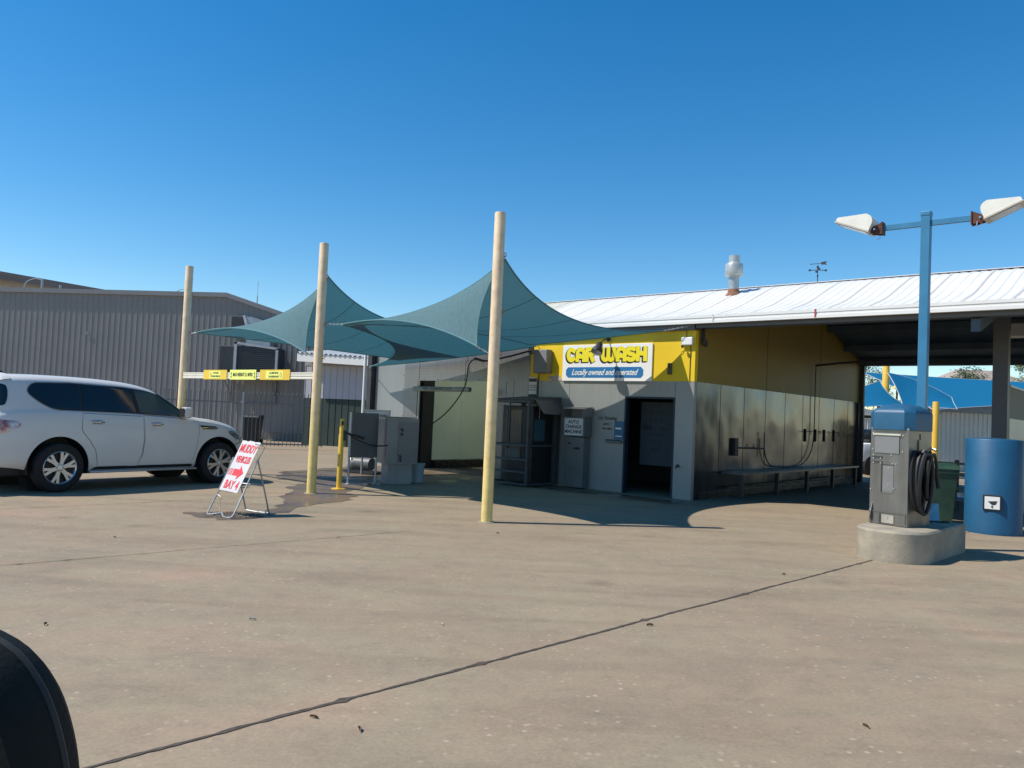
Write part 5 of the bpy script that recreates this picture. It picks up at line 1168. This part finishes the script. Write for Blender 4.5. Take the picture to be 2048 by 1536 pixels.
def grow(poly, d):
    cx = sum(p[0] for p in poly)/len(poly); cz = sum(p[1] for p in poly)/len(poly); out = []
    n = len(poly)
    for i in range(n):
        a, p, c = Vector(poly[i-1]), Vector(poly[i]), Vector(poly[(i+1) % n]); t_ = (c-a).normalized(); nn = Vector((t_.y, -t_.x))
        if nn.dot(Vector((p.x-cx, p.y-cz))) < 0: nn = -nn
        out.append((p.x+nn.x*d, p.y+nn.y*d))
    return out
def make_car():
    PAINT = mat('car_white_paint', (.64, .62, .59), .35, 0, .02, 1.0)
    pb_ = PAINT.node_tree.nodes['Principled BSDF']; pb_.inputs['Coat Weight'].default_value = .25; pb_.inputs['Coat Roughness'].default_value = .06
    GL = glass_dark('car_glass'); GL2 = glass_dark('car_front_glass', (.055, .07, .068), .03)
    CHR = mat('chrome', (.75, .75, .76), .12, 1.0, .05, 4); BLK = mat('car_black_plastic', (.016, .016, .017), .6, 0, .1, 6)
    car = thing('parked_wagon', (-7.43, 13.0, 0), 'large white four wheel drive wagon seen from its side at the left edge', 'car', rotz=radians(56.8))
    YO = .93     # car centre line lies behind the visible side plane
    def off(b):  # shift meshes so the near side plane matches the wheel line
        b.v = [(p[0], p[1]+YO, p[2]) for p in b.v]; return b
    xs = []
    x = -1.16
    while x < 3.88: xs.append(x); x += (.03 if (x < -.6 or x > 3.3 or 1.4 < x < 2.7) else .06)
    xs.append(3.88)
    b = MB(); ring = 2*NK-1
    for x in xs:
        P = car_section(x); bul = 0
        vs = [(x, -y, z) for y, z in P]+[(x, y, z) for y, z in P[-2::-1]]
        b.v += vs
    m = len(xs)
    for i in range(m-1):
        for k in range(ring-1): b.f.append((i*ring+k, i*ring+k+1, (i+1)*ring+k+1, (i+1)*ring+k))
        b.f.append((i*ring+ring-1, i*ring, (i+1)*ring, (i+1)*ring+ring-1))
    b.f.append(tuple(range(ring))); b.f.append(tuple((m-1)*ring+k for k in range(ring))[::-1])
    body = off(b).build('body', PAINT, car)
    bm = bmesh.new(); bm.from_mesh(body.data); bmesh.ops.recalc_face_normals(bm, faces=bm.faces[:]); bm.to_mesh(body.data); bm.free()
    # wheel arches
    cut = MB()
    for x in (0, 3.05):
        cut.cyl((x, -1.3+YO, .42), (x, -.62+YO, .42), .495, n=56); cut.cyl((x, .62+YO, .42), (x, 1.3+YO, .42), .495, n=56)
    co = cut.build('cutter_tmp', None); bm = bmesh.new(); bm.from_mesh(co.data); bmesh.ops.recalc_face_normals(bm, faces=bm.faces[:]); bm.to_mesh(co.data); bm.free()
    md = body.modifiers.new('arch', 'BOOLEAN'); md.operation = 'DIFFERENCE'; md.object = co; md.solver = 'EXACT'
    co.matrix_world = Matrix.Translation((-7.43, 13.0, 0)) @ Matrix.Rotation(radians(56.8), 4, 'Z')
    bpy.context.view_layer.update()
    me = bpy.data.meshes.new_from_object(body.evaluated_get(bpy.context.evaluated_depsgraph_get()))
    body.modifiers.clear(); body.data = me; bpy.data.objects.remove(co)
    me.shade_smooth(); me.set_sharp_from_angle(angle=radians(32))
    for x in (0, 3.05):
        for s in (-1, 1):
            b = MB(); nn = 40; vs = []
            for i in range(nn+1):
                a = pi*1.15*i/nn-.075*pi; vs += [(x+.492*cos(a), s*.99, .42+.492*sin(a)), (x+.492*cos(a), s*.6, .42+.492*sin(a))]
            b.add(vs, [(2*i, 2*i+1, 2*i+3, 2*i+2) for i in range(nn)])
            b.add([(x+.49*cos(2*pi*i/40), s*.625, .42+.49*sin(2*pi*i/40)) for i in range(40)], [tuple(range(40))]); off(b).build('arch_liner', BLK, car)
    b = MB(); b.bbox(-.85, 3.45, -.80, .80, .27, .50, .03); off(b).build('underbody', BLK, car)
    # glass: side windows with dark surround
    def patch(name, poly, o, m_, parent=car, sm=True, **k):
        b = MB(); vs, fs = side_patch(poly, o, **k); b.add(vs, [f[::1] for f in fs]); return off(b).build(name, m_, parent, sm, sharp=180)
    band = smooth_poly([(-.47, 1.63), (-.40, 1.755), (-.18, 1.795), (.5, 1.80), (1.2, 1.775), (1.72, 1.705), (2.02, 1.545), (2.33, 1.335), (2.22, 1.285), (1.35, 1.325), (.35, 1.345), (-.02, 1.352), (-.2, 1.41), (-.36, 1.51)], 5)
    patch('window_surround', grow(band, .014), .004, mat('surround_grey', (.30, .30, .30), .4), nz=24, nx=60)
    wb = patch('window_band', band, .006, BLK, nz=24, nx=60)
    def clip(poly, xa, xb):   # part of the band between two slanted lines x = xa + k (z-1.35)
        out = []
        n = len(poly)
        def ins(p, c, k, sgn): return sgn*(p[0]-(c+k*(p[1]-1.35)))
        for c, k, sgn in ((xa[0], xa[1], 1), (xb[0], xb[1], -1)):
            res = []
            n = len(poly)
            for i in range(n):
                p, q = poly[i], poly[(i+1) % n]; dp, dq = ins(p, c, k, sgn), ins(q, c, k, sgn)
                if dp >= 0: res.append(p)
                if dp*dq < 0: u = dp/(dp-dq); res.append((p[0]+(q[0]-p[0])*u, p[1]+(q[1]-p[1])*u))
            poly = res
        return poly
    inner = grow(band, -.012)
    patch('quarter_window', clip(inner, (-2, 0), (.33, .05)), .010, GL, nz=16, nx=24)
    patch('rear_door_window', clip(inner, (.37, .05), (1.33, -.18)), .010, GL, nz=16, nx=24)
    patch('front_door_window', clip(inner, (1.41, -.18), (9, 0)), .010, GL2, nz=16, nx=24)
    # doors as thin skins with real shut lines
    dR = [(.37, 1.305), (.35, 1.05), (.38, .98), (.50, .84), (.60, .68), (.64, .50), (.65, .40), (1.36, .40), (1.44, .60), (1.47, .85), (1.45, 1.295)]
    dF = [(1.47, 1.295), (1.49, .85), (1.46, .60), (1.38, .40), (2.44, .40), (2.50, .52), (2.56, .75), (2.60, 1.0), (2.59, 1.22), (2.45, 1.245)]
    for poly, hx, hz in ((dR, .50, 1.17), (dF, 1.60, 1.15)):
        patch('shut_line', grow(poly, .006), .0015, BLK, nz=30, nx=20)
        d_ = patch('door', grow(poly, -.002), .0035, PAINT, nz=30, nx=20)
        b = MB(); vs = []; pts = []
        for i in range(9):
            u = i/8; x = hx+.23*u; pts.append((x, -(car_y(x, hz)+.012+.030*sin(pi*u)), hz-.012*u))
        b.tube(pts, .014, 8); off(b).build('handle', CHR, d_, True)
        b = MB(); vs, fs = side_patch([(hx+.03, hz-.045), (hx+.20, hz-.045), (hx+.20, hz+.025), (hx+.03, hz+.025)], .0055, 3, 4); b.add(vs, fs); off(b).build('handle_recess', mat('recess_grey', (.35, .35, .35), .4), d_)
    patch('lower_cladding', [(.55, .345), (2.5, .345), (2.5, .395), (.62, .395)], .004, BLK, nz=3)
    # rear and front ends
    patch('tail_lamp', smooth_poly([(-1.12, 1.10), (-.93, 1.175), (-.72, 1.165), (-.60, 1.10), (-.74, 1.0), (-.95, .93), (-1.10, .93)], 4), .008, mat('tail_clear', (.60, .55, .54), .12, .4, .35, 9, c2=(.35, .05, .04)), nz=12)
    patch('headlamp', smooth_poly([(3.28, 1.01), (3.42, 1.035), (3.66, .985), (3.74, .90), (3.70, .80), (3.60, .78), (3.45, .88)], 4), .008, mat('headlamp_glass', (.42, .48, .50), .08, .5, .35, 12), nz=12)
    patch('lamp_bezel', smooth_poly([(3.37, .975), (3.48, .985), (3.60, .93), (3.62, .84), (3.50, .88)], 3), .011, mat('bezel', (.10, .13, .15), .2, .5), nz=8)
    patch('bumper_shut_line', [(3.44, .745), (3.60, .80), (3.72, .815), (3.80, .80), (3.80, .785), (3.72, .80), (3.60, .785), (3.45, .73)], .004, BLK, nz=6)
    patch('front_bumper_lower', [(3.50, .46), (3.84, .50), (3.84, .60), (3.56, .58), (3.5, .52)], .006, BLK, nz=5)
    patch('wheel_flare_rear', [(-.62, .40), (-.50, .42), (-.54, .56), (-.62, .50)], .004, PAINT, nz=4)
    vent = patch('side_vent', [(2.60, 1.135), (2.72, 1.05), (3.06, 1.055), (2.98, 1.115)], .006, BLK, nz=4)
    b = MB()
    for dz in (.022, -.008): b.tube([(2.66, -(car_y(2.66, 1.07)+.010), 1.065+dz), (3.0, -(car_y(3.0, 1.07)+.010), 1.06+dz)], .006, 6)
    off(b).build('vent_trim', CHR, vent)
    # windscreen and tailgate glass follow the roof section
    def top_patch(name, x0, x1, k0, mtl, o=.006, nx=14):
        b = MB(); rows = []
        for i in range(nx+1):
            x = x0+(x1-x0)*i/nx; P = car_section(x); P2 = car_section(x+.01)
            slope = (P2[-1][1]-P[-1][1])/.01; nl = math.hypot(1, slope); dx, dz = -slope/nl*o, 1/nl*o
            vs = [(x+dx, -y-(.004 if k < 5 else 0), z+dz) for k, (y, z) in enumerate(P[k0:])]; vs += [(p[0], -p[1], p[2]) for p in vs[-2::-1]]; rows.append(vs)
        w_ = len(rows[0]); b.add([p for r_ in rows for p in r_], [(j*w_+i, j*w_+i+1, (j+1)*w_+i+1, (j+1)*w_+i) for j in range(nx) for i in range(w_-1)])
        return off(b).build(name, mtl, car, True, sharp=180)
    top_patch('windscreen', 1.80, 2.44, 16, glass_dark('screen_glass', (.01, .015, .015), .03))
    top_patch('tailgate_window', -1.04, -.90, 15, GL)
    patch('tailgate_side_glass', smooth_poly([(-1.06, 1.36), (-.90, 1.38), (-.80, 1.42), (-.76, 1.60), (-.78, 1.72), (-.88, 1.74), (-.98, 1.62)], 4), .010, GL, nz=14)
    top_patch('rear_spoiler', -.86, -.70, 18, PAINT, .03)
    b = MB(); b.prism([(2.40, 1.30), (2.62, 1.27), (2.64, 1.25), (2.38, 1.27)], -.75, .75, 'y'); off(b).build('wiper_cowl', BLK, car)
    b = MB(); b.prism([(-.62, 1.90), (-.42, 1.90), (-.55, 1.965), (-.62, 1.965)], -.03, .03, 'y'); off(b).build('roof_fin', BLK, car)
    # mirror
    b = MB(); b.bbox(2.14, 2.32, -1.17, -.99, 1.27, 1.47, .045); mr_ = off(b).build('door_mirror', PAINT, car, True)
    b = MB(); b.box(2.128, 2.139, -1.15, -1.01, 1.29, 1.45); off(b).build('mirror_glass', BLK, mr_)
    b = MB(); b.box(2.20, 2.30, -1.0, -.86, 1.28, 1.33); off(b).build('mirror_arm', BLK, mr_)
    b = MB(); b.bbox(2.14, 2.32, .99, 1.17, 1.27, 1.47, .045); off(b).build('door_mirror', PAINT, car, True)
    for s in (-1, 1):
        b = MB(); b.bbox(.50, 2.56, min(s*.86, s*1.03), max(s*.86, s*1.03), .295, .335, .014); off(b).build('side_step', mat('step_silver', (.42, .42, .43), .35, .5), car, True)
    b = MB(); b.prism([(-1.18, .50), (-.80, .46), (-.80, .56), (-1.20, .60)], -.86, .86, 'y'); off(b).build('rear_bumper_lower', BLK, car)
    # wheels
    RIM = mat('alloy_rim', (.62, .62, .63), .28, .75, .06, 4)
    def wheel(x, s):
        o = bpy.data.objects.new('wheel', None); col.objects.link(o); o.parent = car; o.location = (x, YO+s*.93, .405); o.rotation_euler = (0, 0, 0 if s < 0 else pi)
        rot = Matrix.Rotation(radians(90), 4, 'X')     # lathe axis z -> -y
        b = MB(); b.lathe([(.27, -.12), (.33, -.125), (.385, -.11), (.402, -.07), (.405, .0), (.402, .07), (.385, .11), (.33, .125), (.275, .115), (.262, .09)], 48, mtx=rot, cap=False)
        b.lathe([(.408, -.06), (.408, -.045), (.40, -.04)], 48, mtx=rot, cap=False); b.build('tyre', TYRE, o, True)
        b = MB(); b.lathe([(.262, .085), (.272, .112), (.264, .118), (.25, .10), (.245, .0), (.245, -.1)], 48, mtx=rot, cap=False); b.lathe([(.001, .060), (.245, .060)], 36, mtx=rot, cap=False); 
        b2 = MB(); b2.lathe([(.001, .045), (.243, .045)], 36, mtx=rot, cap=False); b2.build('brake_shadow_disc', BLK, o)
        b = MB(); b.lathe([(.262, .085), (.272, .112), (.264, .118), (.25, .10), (.245, .0)], 48, mtx=rot, cap=False)
        for k in range(6):
            a = k*pi/3+.26; ra = Matrix.Rotation(a, 4, 'Y')
            for sd in (-1, 1):
                q = [(0, .05), (sd*.030, .05), (sd*.034, .13), (sd*.066, .240), (sd*.056, .252), (sd*.020, .252), (0, .175)]
                b.prism(q if sd > 0 else q[::-1], -.105, -.075, 'y', ra)
            b.prism([(-.03, .04), (.03, .04), (.02, .15), (-.02, .15)], -.108, -.07, 'y', ra)
        b.lathe([(.001, .118), (.045, .116), (.062, .105), (.07, .08)], 24, mtx=rot, cap=False)
        r_ = b.build('rim', RIM, o, True, sharp=30)
        b = MB()
        for k in range(6):
            a = k*pi/3; b.cyl((.052*cos(a), -.108, .052*sin(a)), (.052*cos(a), -.116, .052*sin(a)), .009, n=8)
        b.build('wheel_nuts', BLK, r_)
    for x in (0, 3.05): wheel(x, -1); wheel(x, 1)
    return car
make_car()

# ================================================================= WING MIRROR OF THE VIEWER'S OWN CAR
wm = thing('wing_mirror', (-.58, .80, 1.16), 'black wing mirror housing of the near vehicle at the lower left corner', 'wing mirror')
b = MB(); n = 20
prof = [(-.17, -.20), (.160, -.20), (.162, -.10), (.152, .03), (.136, .10), (.112, .150), (.075, .186), (.0, .212), (-.10, .225), (-.17, .225)]
pr = smooth_path([(p[0], 0, p[1]) for p in prof], 4); m_ = len(pr)
vs = []
for y, k in ((-.05, .93), (-.035, .985), (.0, 1.0), (.04, .97), (.075, .86), (.095, .62)):
    vs += [(p.x*k-(1-k)*.02, y, p.z*k) for p in pr]
b.add(vs, [(j*m_+i, j*m_+(i+1) % m_, (j+1)*m_+(i+1) % m_, (j+1)*m_+i) for j in range(5) for i in range(m_)]+[tuple(range(m_)), tuple(range(5*m_, 6*m_))[::-1]])
b.build('housing', mat('mirror_black_plastic', (.010, .012, .011), .75, 0, .1, 5, .15, 120, .2), wm, True, sharp=50)
b = MB(); b.tube([Vector((p.x*.992, .012, p.z*.992)) for p in pr], .004, 5, closed=True); b.build('parting_seam', mat('mirror_seam', (.02, .022, .022), .6), wm, True)
b = MB(); b.box(-.15, .078, -.056, -.051, -.18, .0); b.build('mirror_glass', mat('mirror_silver', (.5, .53, .55), .05, .9), wm)
b = MB(); b.box(-.30, -.14, -.03, .05, -.16, -.05); b.build('mount_arm', BLACK, wm)
